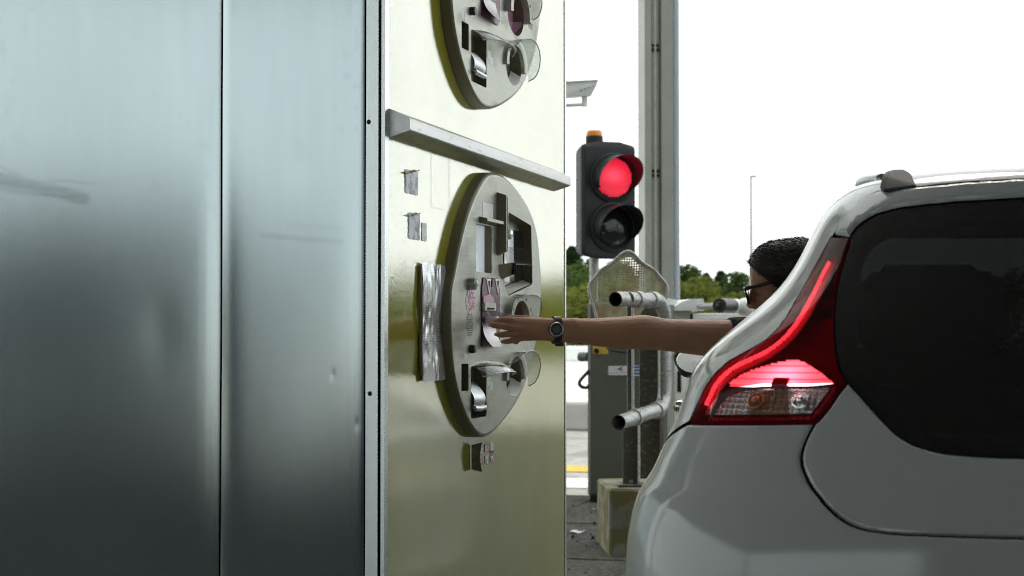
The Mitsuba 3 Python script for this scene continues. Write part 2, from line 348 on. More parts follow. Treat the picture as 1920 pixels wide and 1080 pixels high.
def steel_panel(x0, x1):
    def fn(a, z):
        e = np.minimum(a - x0, x1 - a)
        edge = .007 * np.exp(-np.maximum(e, 0) / .02)
        bulge = .0035 * np.sin((a - x0) / (x1 - x0) * np.pi) * np.sin(z * 1.9 + 3 * x0) + .005 * (meshkit.noise(np.stack([a * 2.2, z * 1.6, 0 * a], -1), 3) - .5)
        for (u, v, dr_, h) in [(625, 703, .006, .0004), (669, 796, .006, .0003), (228, 158, .004, .0003), (560, 300, .03, .0006), (300, 620, .05, .0009)]:
            dx_, dz_ = wall(u, v)
            bulge = bulge - h * np.exp(-((a - dx_) ** 2 + ((z - dz_) * .6) ** 2) / dr_ ** 2)
        return np.stack([a, Y0 + edge - bulge, z], -1)
    xs = np.unique(np.r_[np.linspace(x0, x1, 150), x0 + np.geomspace(.001, .1, 10), x1 - np.geomspace(.001, .1, 10)])
    m = grid(fn, xs, np.linspace(ZB, ZT, 330))
    return m, m.vertices[:, [0, 2]]
for (u0, u1) in [(-520, 410.5), (414, 681)]:
    m, uv = steel_panel(wx(u0), wx(u1))
    part(cab_, 'steel_panel', m, 'mat_steel_wall', True, uv=uv)
part(cab_, 'frame', bx([wx(-520), Y0 + .012, ZB], [PX - .07, Yf - .01, ZT - .02]), 'mat_gap')
part(cab_, 'corner_profile', bx([wx(686.5), Y0 - .004, ZB], [wx(709.5), Y0 + .02, ZT]), 'mat_steel_trim')
part(cab_, 'edge_strip', bx([wx(713), Y0 + .004, ZB], [PX + .004, Yn, ZT]), 'mat_steel_trim')
for (u, v) in [(687.5, 229), (689.5, 738), (687, -60)]:
    x, z = wall(u + 5, v)
    part(cab_, 'screw', lathe([(.0001, .004), (.004, .003), (.006, 0)], [x, Y0 - .004, z], [0, -1, 0], 12), 'mat_black_plastic', True)
OVAL = [(924, 323), (941, 327), (958, 340), (980, 368), (997, 399), (1008, 438), (1013, 482), (1016, 530), (1014, 583), (1008, 630), (1000, 673), (985, 723), (967, 760), (947, 788), (927, 810), (907, 820),
        (893, 812), (877, 787), (860, 740), (850, 690), (846, 640), (845, 590), (847, 540), (852, 515), (858, 482), (869, 432), (883, 385), (899, 349), (912, 329)]
DZ = .944
def CUT(c):                                   # the panel is cut out behind the two terminals
    o = Polygon([on_plane(u, v, 0, PX + .03)[1:] for u, v in OVAL]).buffer(-.035)
    return np.array([o.contains(Point(y, z)) or o.contains(Point(y, z - DZ)) for _, y, z in c])
m = grid(lambda y, z: np.stack([PX + .0012 * np.sin((y - Yn) / (Yf - Yn) * np.pi) * np.sin(z * 2.0 + .5) + 0 * y, y, z], -1), np.linspace(Yn, Yf, 80), np.linspace(ZB, ZT, 140))
m.invert() if m.face_normals[0][0] < 0 else None
m.update_faces(~CUT(m.triangles_center))
part(cab_, 'lane_panel', m, 'mat_yellow', True, label='olive yellow glossy metal panel', uv=m.vertices[:, [1, 2]])
part(cab_, 'edge_strip', bx([PX - .02, Yf, ZB], [PX + .002, Yf + .016, ZT]), 'mat_steel_trim')
part(cab_, 'plinth', bx([wx(-500), Y0 + .05, IZ], [PX - .04, Yf - .05, ZB]), 'mat_gap')
part(cab_, 'top_cover', bx([wx(-520), Y0, ZT - .018], [PX, Yf, ZT + .03], .01), 'mat_steel_trim')
# bumper rail across the lane panel
def Yz(u, v, X): p = on_plane(u, v, 0, X); return p[1], p[2]
y0, zt = Yz(725.8, 203, PX); _, zb = Yz(727, 259, PX)
y1, _ = Yz(1070.5, 335, PX + .060)
BP = .060
prof = np.array([[0, zb], [BP, zb + .010], [BP + .001, zb + .012], [BP + .001, zb + .055], [BP - .001, zb + .058], [0, zt]])
f1, f2 = Yz(766, 218.5, PX + BP)[1], Yz(766, 243, PX + BP)[1]
sec = np.array([[x, z] for x, z in [(0.0, zb), (BP - .003, f2 - .001), (BP, f2 + .002), (BP, f1 - .003), (BP - .003, f1), (.004, zt), (0, zt)]])
def bar(sec, ya, yb):
    n = len(sec)
    v = np.vstack([[[PX + x, y, z] for x, z in sec] for y in (ya, yb)])
    f = []
    for i in range(n):
        j = (i + 1) % n; f += [[i, j, n + j], [i, n + j, n + i]]
    for i in range(1, n - 1): f += [[0, i + 1, i], [n, n + i, n + i + 1]]
    m = trimesh.Trimesh(v, f, process=False); m.fix_normals(); return m
part(cab_, 'bumper_rail', bar(sec, y0, y1), 'mat_bar_steel', label='grubby galvanised bumper rail')
part(cab_, 'seal', bx([PX - .001, Yf - .006, ZB], [PX + .0016, Yf - .0045, ZT]), 'mat_tape')

# ---------------------------------------------------------------- payment terminals (features measured on the lower one)
FX = PX + .033
def fp(u, v, X=None): return Yz(u, v, FX if X is None else X)
def fpoly(pts, X=None): return Polygon([fp(u, v, X) for u, v in pts])
def frect(u0, v0, u1, v1, r=.004, X=None):
    c = fp((u0 + u1) / 2, (v0 + v1) / 2, X); a = fp(u0, v0, X); b = fp(u1, v1, X); z0 = fp((u0 + u1) / 2, v0, X)[1]; z1 = fp((u0 + u1) / 2, v1, X)[1]
    return rounded(sbox(a[0], z1, b[0], z0), r)
def fcirc(u, v, rpx, X=None, sy=1.0):
    c = fp(u, v, X); r = abs(fp(u, v - rpx, X)[1] - c[1])
    t = np.linspace(0, 2 * np.pi, 33)[:-1]
    return Polygon(np.stack([c[0] + sy * r * np.cos(t), c[1] + r * np.sin(t)], 1)), c, r
def closed_spline(pts, n=160):
    from scipy.interpolate import CubicSpline
    p = np.array(pts + pts[:1], float); d = np.r_[0, np.cumsum(np.linalg.norm(np.diff(p, axis=0), axis=1) ** .7)]
    return CubicSpline(d, p, bc_type='periodic')(np.linspace(0, d[-1], n + 1)[:-1])
oval = closed_spline([fp(*p) for p in OVAL])
oc = oval.mean(0)
def ring_normals(c):
    t = np.roll(c, -1, 0) - np.roll(c, 1, 0); t /= np.linalg.norm(t, axis=1)[:, None]
    n = np.stack([t[:, 1], -t[:, 0]], 1)
    return n * np.sign(((c - c.mean(0)) * n).sum())
on = ring_normals(oval)
def loft(rings, X):                           # closed rings of equal length at the given X
    n = len(rings[0]); v = np.vstack([np.c_[np.full(n, x), r] for r, x in zip(rings, X)]); f = []
    for i in range(len(rings) - 1):
        for j in range(n):
            k = (j + 1) % n; f += [[i * n + j, i * n + k, (i + 1) * n + k], [i * n + j, (i + 1) * n + k, (i + 1) * n + j]]
    return trimesh.Trimesh(v, f, process=False)
def shift(m, dz): m = m.copy(); m.apply_translation([0, 0, dz]); return m

def terminal(dz, label, upper):
    t = thing('payment_terminal', label, 'payment terminal')
    def add(name, m, b, smooth=False, parent=t, **k):
        if isinstance(m, list): m = trimesh.util.concatenate(m)
        return part(parent, name, shift(m, dz), b, smooth, **k)
    recL = frect(893, 421.5, 922, 511, .004)
    recR = rounded(fpoly([(951, 396), (996, 423), (998.5, 533), (975, 545), (952, 555), (944, 528), (942, 421), (946, 400)]), .012)
    slot = frect(865, 682, 878.5, 733, .004)
    rec = frect(883, 686, 912, 783, .008)
    bowl, bc, br = fcirc(963, 706, 37, sy=1.42)
    coin, cc, cr = fcirc(967, 605, 41, sy=1.38)
    holes = unary_union([recL, recR, slot, rec, bowl, coin])
    face = Polygon(oval - on * .012).difference(holes)
    R = [oval, oval, oval - on * .0012, oval - on * .004, oval - on * .008]
    XX = [FX - .036, FX - .010, FX - .006, FX - .0025, FX - .0006]
    edge = loft([oval - on * .008, oval - on * .012], [FX - .0006, FX]); edge.fix_normals()
    rim = loft(R, XX)
    sh = loft([oval + on * .001, oval + on * .001], [PX + .001, FX - .036])
    v, f = trimesh.creation.triangulate_polygon(face, engine='earcut')
    fm = trimesh.Trimesh(np.c_[np.full(len(v), FX), v], f, process=False)
    if fm.face_normals[0][0] < 0: fm.invert()
    rim.fix_normals()
    add('face_plate', fm, 'mat_fascia')
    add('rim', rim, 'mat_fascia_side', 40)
    add('plate_edge', edge, 'mat_fascia', True)
    add('gasket', loft([oval + on * .003, oval + on * .003], [PX, FX - .036]), 'mat_rubber', True)
    for h in holes.geoms:
        ring = np.array(h.exterior.coords)[:-1]
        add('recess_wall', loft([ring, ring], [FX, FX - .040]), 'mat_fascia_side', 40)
    # left screen, right screen
    add('screen', prism(recL, FX - .026, .004), 'mat_screen_light', label='small pale display screen with added glow', emitter={'type': 'area', 'radiance': rgb(.045, .050, .056)})  # glow added in place of the white reflection on this screen
    add('backing', prism(recR, FX - .043, .003), 'mat_fascia')
    add('screen', prism(frect(946, 432, 986, 529, .003, FX - .03), FX - .04, .010), 'mat_screen_dark', label='dark glass display screen')
    a_, b_ = fp(952, 556), fp(997, 534)
    add('recess_sill', grid(lambda a, b: np.stack([FX - .002 - .034 * b, a_[0] + (b_[0] - a_[0]) * a, a_[1] + (b_[1] - a_[1]) * a + .004 + .016 * b], -1), np.linspace(0, 1, 8), np.linspace(0, 1, 5)), 'mat_fascia', True)
    add('reflection_strip', prism(frect(945.5, 432.5, 955, 528.5, .001, FX - .03), FX - .03, .0006), 'mat_screen_light')  # pale strip paints the reflection on the left of the dark glass
    # raised cross shaped ridge
    vy, vz0 = fp(934, 363); vz1 = fp(934, 477)[1]; W = .0115
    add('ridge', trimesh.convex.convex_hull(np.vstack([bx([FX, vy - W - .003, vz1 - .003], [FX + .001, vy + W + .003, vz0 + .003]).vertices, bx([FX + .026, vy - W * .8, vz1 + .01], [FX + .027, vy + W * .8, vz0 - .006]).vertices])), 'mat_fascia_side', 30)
    add('ridge_front', bx([FX + .026, vy - W * .8, vz1 + .01], [FX + .0285, vy + W * .8, vz0 - .006], .001), 'mat_fascia')
    add('ridge_groove', bx([FX + .024, vy - .005, vz1 + .016], [FX + .0289, vy + .005, vz0 - .012]), 'mat_post_paint')
    hy0, hz = fp(899, 412)
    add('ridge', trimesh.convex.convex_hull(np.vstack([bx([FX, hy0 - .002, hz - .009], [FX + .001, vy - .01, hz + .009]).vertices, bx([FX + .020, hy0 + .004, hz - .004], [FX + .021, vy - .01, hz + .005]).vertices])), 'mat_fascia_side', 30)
    add('ridge_front', bx([FX + .020, hy0 + .004, hz - .004], [FX + .0225, vy - .012, hz + .006], .001), 'mat_fascia')
    for (q, b) in [((905, 381, 924, 411), 'mat_sticker'), ((937, 375, 953, 400), 'mat_sticker'), ((870, 664, 875, 680), 'mat_sticker'), ((912, 676, 918, 684), 'mat_sticker'), ((913, 707, 920, 722), 'mat_sticker'), ((917, 716, 924, 732), 'mat_sticker')]:
        add('sticker', prism(frect(*q, .0005), FX, .0008), b)
    # buttons
    for (u, v, r, b) in [(946, 439, 10, 'mat_chrome'), (947, 507, 9, 'mat_chrome'), (880, 532, 11, 'mat_green_led')]:
        _, c, rr = fcirc(u, v, r)
        o = [FX, c[0], c[1]]
        k = add('button', lathe([(rr * 1.05, 0), (rr * 1.05, .016), (rr * .98, .020), (rr * .85, .021), (rr * .74, .017), (.0001, .017)], o, [1, 0, 0], 24), 'mat_fascia', 40)
        add('cap', lathe([(rr * .73, .0165), (rr * .66, .022), (rr * .4, .0245), (.0001, .025)], o, [1, 0, 0], 24), b, 40, parent=k)
    # coin funnel under the clear scoop
    cy, cz = fp(941, 507)
    fun = []
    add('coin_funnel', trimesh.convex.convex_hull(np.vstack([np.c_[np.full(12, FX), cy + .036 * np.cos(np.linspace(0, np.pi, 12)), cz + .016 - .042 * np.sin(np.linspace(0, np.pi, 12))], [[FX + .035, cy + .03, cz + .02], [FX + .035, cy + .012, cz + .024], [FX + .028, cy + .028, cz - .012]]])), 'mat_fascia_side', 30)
    for o in (-.004, .008):
        add('coin_slot', trimesh.convex.convex_hull(np.vstack([bx([FX + .03, cy + .012 + o, cz + .019], [FX + .0365, cy + .016 + o, cz + .022]).vertices, bx([FX + .026, cy + .024 + o, cz - .012], [FX + .034, cy + .027 + o, cz - .008]).vertices])), 'mat_gap')
    sy, sz = fp(940, 462); ey, ez = fp(966, 492)
    add('scoop', grid(lambda a, b: np.stack([FX + .07 * b, sy + (.085) * a + .02 * b, sz - .052 * np.sin(a * 1.5) ** 1.2 * (1 - .15 * b) - .01 * b * b], -1), np.linspace(0, 1, 14), np.linspace(0, 1, 8)), 'mat_clear', True)
    # purple arrow panel and chute
    pan = fpoly([(902, 541), (906.5, 541), (904.5, 520), (915, 520), (917, 539), (920, 539), (920.5, 521), (932, 521), (933, 540), (935, 541), (935, 612), (901.5, 612)])
    pan = fpoly([(904.5, 520), (915, 520), (917, 538), (920.5, 538), (921, 521), (931.5, 521), (935, 545), (935, 640), (931, 650), (902, 650), (901.5, 541)])
    k = add('ticket_panel', prism(pan, FX, .004), 'mat_purple', label='dark purple ticket slot panel')
    for (u0, u1) in [(908.5, 917.5), (925, 934)]:
        tri = fpoly([(u0, 522.5), (u1, 523), ((u0 + u1) / 2 + .8, 553)])
        add('arrow', prism(tri.difference(tri.buffer(-.006)), FX + .004, .002), 'mat_pinkwhite', parent=k)
    add('ledge', prism(fpoly([(902, 556), (914, 551), (921, 559), (921, 567), (902, 567)]), FX + .004, .004), 'mat_mauve', parent=k)
    add('slot_plate', prism(frect(902, 567, 922.5, 583, .006), FX + .004, .008), 'mat_cream', parent=k)
    add('slot', bx([FX + .012, fp(906, 580)[0], fp(906, 580)[1]], [FX + .0135, fp(919, 580)[0], fp(906, 577)[1]]), 'mat_gap', parent=k)
    ya, za = fp(902, 612); yb, zb_ = fp(931, 650)
    add('chute', grid(lambda a, b: np.stack([FX + .006 + .030 * (b ** 2.2) * (1 - .55 * a ** 3), ya + (yb - ya) * a * (.80 + .2 * b), za + (zb_ - za) * b], -1), np.linspace(0, 1, 12), np.linspace(0, 1, 14)), 'mat_pinkwhite', True, parent=k)
    ny, nz = fp(903, 579); n2 = fp(903, 610)[1]
    def nozzle(a, b):                          # half round translucent nozzle that leans out of the slot
        ang = a * np.pi
        r = .5 * (nz - n2) * (1 - .28 * b)
        zc = (nz + n2) / 2 - .012 * b
        yc = ny + .010 + .03 * b
        return np.stack([FX + .008 + .078 * b + 0 * a, yc + .052 * np.sin(ang) * (1 - .35 * b), zc + r * np.cos(ang)], -1)
    add('nozzle', grid(nozzle, np.linspace(0, 1, 18), np.linspace(0, 1, 8)), 'mat_cloudy', True, parent=k, label='cloudy plastic ticket nozzle')
    add('nozzle_core', bx([FX + .004, ny + .006, n2 + .006], [FX + .045, ny + .04, n2 + .026], .006), 'mat_pinkwhite', 30, parent=k)
    add('label', prism(Polygon([(fp(881.5, 565.5)[0] + .043 * np.cos(x), fp(881.5, 565.5)[1] + .036 * np.sin(x)) for x in np.linspace(0, 2 * np.pi, 28)[:-1]]), FX, .001), 'mat_purple_label', label='small purple oval label')
    # coin bowl with mauve inside, its ring and visor
    add('coin_bowl', prism(coin.buffer(.001), FX - .04, .006), 'mat_mauve')
    k = add('lining', grid(lambda a, b: np.stack([FX - .036 + .030 * b ** 2, cc[0] + 1.38 * cr * .96 * np.cos(a) * (.75 + .25 * b), cc[1] - .01 + cr * .98 * np.sin(a) * (.8 + .2 * b)], -1), np.linspace(np.pi, 2 * np.pi, 20), np.linspace(0, 1, 6)), 'mat_mauve', True)
    def arc_ring(c, r0, r1, a0, a1, h, sy=1.0):
        tt = np.linspace(math.radians(a0), math.radians(a1), 26)
        o = np.stack([c[0] + sy * r1 * np.cos(tt), c[1] + r1 * np.sin(tt)], 1); i = np.stack([c[0] + sy * r0 * np.cos(tt[::-1]), c[1] + r0 * np.sin(tt[::-1])], 1)
        return prism(Polygon(np.vstack([o, i])), FX, h)
    def visor(c, r, a0, a1, h, droop, sy=1.0):
        return grid(lambda a, b: np.stack([FX + .015 + h * b * np.sin(np.clip((a - math.radians(a0)) / math.radians(a1 - a0), 0, 1) * np.pi) ** .45, c[0] + sy * r * (1 + .10 * b) * np.cos(a), c[1] + r * (1 + .06 * b) * np.sin(a) - droop * b], -1), np.linspace(math.radians(a0), math.radians(a1), 24), np.linspace(0, 1, 7))
    add('collar', arc_ring(cc, cr * 1.0, cr * 1.30, -8, 188, .02, 1.38), 'mat_fascia', 30)
    for a in (30, 65, 90, 115, 150):
        q = math.radians(a); y, z = cc[0] + 1.38 * cr * 1.15 * math.cos(q), cc[1] + cr * 1.18 * math.sin(q)
        add('tick', bx([FX + .02, y - .0015, z - .005], [FX + .0212, y + .0015, z + .005]), 'mat_gap')
    add('visor', visor(cc, cr * 1.3, 5, 120, .045, .006, 1.38), 'mat_clear', True)
    # lower coin return
    add('return_bowl', prism(bowl.buffer(.001), FX - .04, .004), 'mat_fascia')
    add('return_tray', grid(lambda a, b: np.stack([FX - .030 + .0305 * b, bc[0] + 1.42 * br * (.90 + .09 * b) * np.cos(a), bc[1] + br * ((.99 + 0 * b) * np.sin(a) + .30 * (1 - b))], -1), np.linspace(np.pi * 1.12, np.pi * 1.88, 16), np.linspace(0, 1, 5)), 'mat_white_plastic', True)  # white instead of satin metal, painting in sky light on the lower lip
    add('return_flap', bx([FX - .034, bc[0] - br * 1.35, bc[1] - br * .4], [FX - .02, bc[0] - br * .75, bc[1] + br * .5], .004), 'mat_black_plastic')
    add('collar', arc_ring(bc, br * 1.0, br * 1.26, -8, 188, .011, 1.42), 'mat_fascia', 30)
    add('visor', visor(bc, br * 1.3, -20, 150, .045, .004, 1.42), 'mat_clear', True)
    e = visor(bc, br * 1.3, -20, 150, .045, .004, 1.42).vertices.reshape(24, 7, 3)
    add('visor_edge', tube(e[:, -1], .0017, 6), 'mat_clear_edge', True)
    e = visor(cc, cr * 1.3, 5, 120, .045, .006, 1.38).vertices.reshape(24, 7, 3)
    add('visor_edge', tube(e[:, -1], .0017, 6), 'mat_clear_edge', True)
    # card slot, receipt pocket with its silver flap and clear hood
    add('card_reader', prism(slot, FX - .030, .004), 'mat_black_plastic')
    a, b_ = fp(868, 686), fp(875, 729)
    for i in range(11):
        z = b_[1] + (a[1] - b_[1]) * (i + .5) / 11
        add('slot_rib', bx([FX - .026, a[0] + .006, z - .0018], [FX - .020, b_[0], z + .0018]), 'mat_black_plastic')
    add('pocket_back', prism(rec, FX - .042, .003), 'mat_fascia')
    ya, za = fp(884, 712); yb, zb2 = fp(905, 762)
    add('receipt_flap', grid(lambda a, b: np.stack([FX - .036 + .050 * np.sin(b * 2.1) * (.9 + .1 * np.sin(a * np.pi)), ya + (yb - ya) * a, za + (zb2 - za) * b], -1), np.linspace(0, 1, 10), np.linspace(0, 1, 16)), 'mat_satin', True, label='silver receipt flap')
    add('flap_lip', tube([[FX + .006, ya + .004, zb2 - .002], [FX + .008, (ya + yb) / 2, zb2 - .004], [FX + .006, yb - .004, zb2 - .002]], .008, 12), 'mat_satin', True)
    hy, hz0 = fp(885, 684)
    def hood(a, b):
        return np.stack([FX + .065 * b * (1 - .55 * np.abs(2 * a - 1) ** 3), hy + (.006 + .30 * a) , hz0 + .008 - .030 * b ** 2 - .012 * np.abs(2 * a - 1) ** 2.5], -1)
    add('hood', grid(hood, np.linspace(0, 1, 18), np.linspace(0, 1, 8)), 'mat_clear', True, label='clear plastic hood over the receipt pocket')
    add('hood_edge', tube(hood(np.linspace(0, 1, 24), np.ones(24)), .0017, 6), 'mat_clear_edge', True)
    y, z = fp(882, 654)
    add('lock', lathe([(.012, 0), (.012, .012), (.010, .015), (.0001, .015)], [FX, y, z], [1, 0, 0], 16), 'mat_black_plastic', 40)
    # speaker holes
    dotsm = []
    for (u, v, nr) in [(880.5, 607, 4), (994, 597, 4)]:
        c = fp(u, v)
        for r in range(-5, 6):
            for q in range(-3, 4):
                yy, zz = q * .0098 + (.0049 if r % 2 else 0), r * .0062
                if (yy / .034) ** 2 + (zz / .036) ** 2 < 1:
                    dotsm.append(prism(Point(c[0] + yy, c[1] + zz).buffer(.0021, quad_segs=2), FX, .0006))
    add('speaker_holes', dotsm, 'mat_gap', kind='stuff')
    return t
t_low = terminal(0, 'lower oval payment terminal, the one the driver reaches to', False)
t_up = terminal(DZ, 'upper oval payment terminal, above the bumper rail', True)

# ---------------------------------------------------------------- stickers and papers on the lane panel
def psheet(u0, v0, u1, v1, h=.002, wob=.004, n=16):
    a = fp(u0, v0, PX); b = fp(u1, v1, PX); z1 = fp((u0 + u1) / 2, v1, PX)[1]; z0 = fp((u0 + u1) / 2, v0, PX)[1]
    rng = np.random.default_rng(int(u0))
    ph = rng.random(4) * 6
    m = grid(lambda s, t: np.stack([PX + h + wob * (.5 + .25 * np.sin(s * 5 + ph[0]) + .25 * np.sin(t * 9 + ph[1])), a[0] + (b[0] - a[0]) * s + .002 * np.sin(t * 23 + ph[2]) * (s - .5), z1 + (z0 - z1) * t + .002 * np.sin(s * 19 + ph[3]) * (t - .5)], -1), np.linspace(0, 1, n), np.linspace(0, 1, 3 * n))
    S, Tt = np.meshgrid(np.linspace(0, 1, n), np.linspace(0, 1, 3 * n), indexing='ij')
    return m, np.stack([S.ravel(), Tt.ravel()], 1)
m, uv = psheet(786, 495, 830.5, 714, .003, .012)
k = thing('notice_sheet', 'long crinkled laminated price notice taped beside the lower terminal', 'notice')
part(k, 'paper', m, 'mat_laminate', True, uv=uv)
a = fp(786, 495, PX); b = fp(830, 714, PX)
part(k, 'edge', tube([[PX + .004, a[0] - .006, a[1] - .005], [PX + .010, a[0] - .012, a[1] - .12], [PX + .006, a[0] - .004, a[1] - .22], [PX + .011, a[0] - .010, b[1] + .02]], .005, 8), 'mat_tape', True)
for (q, lab, mat) in [((759, 320, 783, 364), 'white torn sticker with a curled dark top, highest on the panel', 'mat_torn_sticker'),
                      ((765, 400, 786, 449), 'blue and white torn sticker, below the curled white one', 'mat_torn_sticker'),
                      ((790, 418, 799, 452), 'faded mauve sticker beside the blue torn sticker', 'mat_sticker')]:
    m, uv = psheet(*q, .001, .001)
    k = thing('torn_sticker', lab, 'sticker')
    part(k, 'film', m, mat, True, uv=uv)
    if q[0] < 780:
        y, z = fp(q[0], q[1] - 2, PX); y2, z2 = fp(q[2], q[1] - 8, PX)
        part(k, 'curl', both(grid(lambda s, t: np.stack([PX + .003 + .012 * np.sin(t * 1.6) * (1 - .5 * s), y + (y2 - y) * s - .006 * t * (1 - s), z - .012 + (z2 - z) * s + .010 * t - .006 * t * t], -1), np.linspace(0, 1, 8), np.linspace(0, 1, 6))), 'mat_tape', True)
m, uv = psheet(893, 828, 925, 872, .0005, .0005)
k = thing('picture_sticker', 'pale sticker with rows of small grey pictures under the lower terminal', 'sticker')
part(k, 'film', m, 'mat_clear', True)
for r in range(2):
    for c in range(3):
        u, v = 897 + 10.5 * c, 834 + 22 * r - 2.5 * c
        part(k, 'picture', prism(frect(u, v, u + 6, v + 16, .0005, PX), PX + .002, .0006), 'mat_purple_label' if (r + c) % 2 else 'mat_torn_sticker')
y, z = fp(882, 835, PX); z2 = fp(882, 880, PX)[1]
one('tape_flap', both(grid(lambda s, t: np.stack([PX + .003 + .026 * s ** 1.3, y + .02 * s - .02 * np.sin(t * np.pi) * s, z + (z2 - z) * t + .008 * s * (1 - 2 * t)], -1), np.linspace(0, 1, 10), np.linspace(0, 1, 12))), 'mat_tape',
    'peeling dark flap of tape under the lower terminal', 'tape', True)
for (q, lab) in [((809, 285, 843, 392), 'faint ghost outline of a removed notice below the bumper rail')]:
    P = frect(*q, .001, PX)
    one('glue_mark', prism(P.difference(P.buffer(-.0012)), PX + .0012, .0003), 'mat_yellow', lab, 'glue mark')

# ---------------------------------------------------------------- traffic light
tl = thing('traffic_light', 'dark two aspect traffic light showing red', 'traffic light')
Mt = frame(A(1140, 376, 11.95), 20); Mt[:3, :3] *= 11.95 / 8.77
SB = .297; SH = .585
bodyp = rounded(sbox(-SB / 2, -SH / 2, SB / 2, SH / 2), .02)
def fr(m): return tf(m, Mt)
hull = trimesh.convex.convex_hull(np.vstack([[x, y, z] for x, z in np.array(rounded(sbox(-.150, -.288, .150, .288), .025).exterior.coords) for y in (-.005, .02)] + [[x, y, z] for x, z in np.array(rounded(sbox(-.138, -.275, .138, .275), .03).exterior.coords) for y in (-.02, .10)]
        + [[x, -.012, z] for x in np.linspace(-.06, .06, 5) for z in (.302, -.302)]))
part(tl, 'housing', fr(hull), 'mat_signal_body', 35)
def dome(r, z, depth, x=.02):
    m = lathe([(r, 0), (r * .9, depth * .45), (r * .7, depth * .75), (r * .4, depth * .93), (.0001, depth)], [x, -.02, z], [0, -1, 0], 40)
    return m
def light_visor(z, x=.02):                     # cowl that is longest above, open below
    def fn(a, b):
        L = .185 * np.clip(.18 + .82 * np.clip(np.sin(a) * .6 + .45, 0, 1) ** .8, 0, 1)
        return np.stack([x + .113 * (1 + .02 * b) * np.cos(a), -.018 - L * b, z + .113 * np.sin(a) - .012 * b * np.sin(a)], -1)
    return grid(fn, np.linspace(-.6, np.pi + .6, 48), np.linspace(0, 1, 8))
for (z, b) in [(.117, 'on'), (-.137, 'off')]:
    k = part(tl, 'bezel', fr(lathe([(.132, 0), (.130, .012), (.116, .016), (.108, .010), (.104, -.002)], [.02, -.02, z], [0, -1, 0], 40)), 'mat_signal_body', 30)
    part(tl, 'visor', fr(both(light_visor(z))), 'mat_signal_body', True)
    if b == 'on':
        part(tl, 'lens_backing', fr(dome(.102, z, .026)), 'mat_lamp_inner', True)
        leds, lev = [], []
        for i in range(-11, 12):
            for j in range(-11, 12):
                xx, zz = i * .0086, j * .0086
                rr = math.hypot(xx, zz) / .100
                if rr < 1:
                    yy = -.0225 - .027 * (1 - rr ** 2) ** .6
                    leds.append(bx([xx + .02 - .0036, yy - .0012, z + zz - .0036], [xx + .02 + .0036, yy, z + zz + .0036]))
                    g = math.exp(-((xx + .012) ** 2 + (1.5 * zz - .012) ** 2) / .0022) * (.75 + .25 * math.cos(9.1 * i + 5.3 * j))
                    lev += [[.17 + .20 * g, .003 + .022 * g, .010 + .034 * g]] * len(leds[-1].vertices)
        lk = part(tl, 'red_lens', fr(trimesh.util.concatenate(leds)), 'mat_lamp_inner', kind='stuff', label='lit red lens of small light cells', color=np.array(lev), emitter={'type': 'area', 'radiance': {'type': 'mesh_attribute', 'name': 'vertex_color'}})
    else:
        part(tl, 'dark_lens', fr(dome(.102, z, .028)), 'mat_screen_dark', True, label='unlit dark lens')
k = part(tl, 'beacon_base', fr(lathe([(.0001, 0), (.040, 0), (.045, .02), (.045, .045), (.0001, .05)], [-.055, .05, .286], [0, 0, 1], 28)), 'mat_grey_trim', 30)
part(tl, 'beacon', fr(lathe([(.043, .048), (.041, .068), (.034, .078), (.0001, .081)], [-.055, .05, .286], [0, 0, 1], 28)), 'mat_beacon', 30, label='orange beacon cap')
pb = A(1114, 500, 12.05)
part(tl, 'pole', tube([[pb[0], pb[1], IZ - .02], [pb[0], pb[1], A(1116, 430, 12.05)[2]]], .034, 20), 'mat_galv', 40)

# ---------------------------------------------------------------- canopy and its column
D = 12.7
col = thing('canopy_column', 'tall pale grey steel column with cable rail behind the traffic light', 'column')
Mc = frame(A(1241, 630, D) * np.array([1, 1, 0]), 6)
w = 65 / F * D
def cb(u0, u1, y0, y1, z0=IZ - .12, z1=6.6, bev=.004): return tf(bx([(u0 - 1241) / F * D, y0, z0], [(u1 - 1241) / F * D, y1, z1], bev), Mc)
part(col, 'web', cb(1209, 1262, .04, .28), 'mat_column_paint')
part(col, 'flange', cb(1208, 1221, -.03, .04), 'mat_column_paint')
part(col, 'cable_rail', cb(1222.5, 1236, -.004, .04), 'mat_column_paint')
part(col, 'rail_cover', cb(1227, 1231, -.012, -.004), 'mat_cream')
part(col, 'face', cb(1240, 1261, -.045, .04), 'mat_column_paint')
part(col, 'drain_pipe', tf(tube([[(1268 - 1241) / F * D, .0, .0], [(1268 - 1241) / F * D, .0, 6.6]], 7.5 / F * D, 20), Mc), 'mat_column_blue', True)
part(col, 'shadow_joint', cb(1221, 1222.5, .02, .045), 'mat_post_paint'); part(col, 'shadow_joint', cb(1236, 1240, .02, .045), 'mat_column_paint')
for v in (83, 320):
    z = A(1232, v, D)[2]
    for du in (1224.5, 1234):
        part(col, 'bolt', tf(lathe([(.012, 0), (.012, .01), (.0001, .013)], [(du - 1241) / F * D, -.005, z], [0, -1, 0], 8), Mc), 'mat_gap')
        part(col, 'bolt', tf(lathe([(.012, 0), (.012, .01), (.0001, .013)], [(du - 1241) / F * D, -.005, z - .035], [0, -1, 0], 8), Mc), 'mat_gap')
can = thing('toll_canopy', 'wide canopy roof above the toll lanes', 'canopy')
for x in (-13.6, 11.6):
    for y in (-13.5, 5.6): part(can, 'column', bx([x - .15, y - .15, 0], [x + .15, y + .15, 6.8], .02), 'mat_column_paint')
part(can, 'roof', bx([-14, -14, 6.8], [12.0, 6.0, 7.6], .05), 'mat_canopy_white')

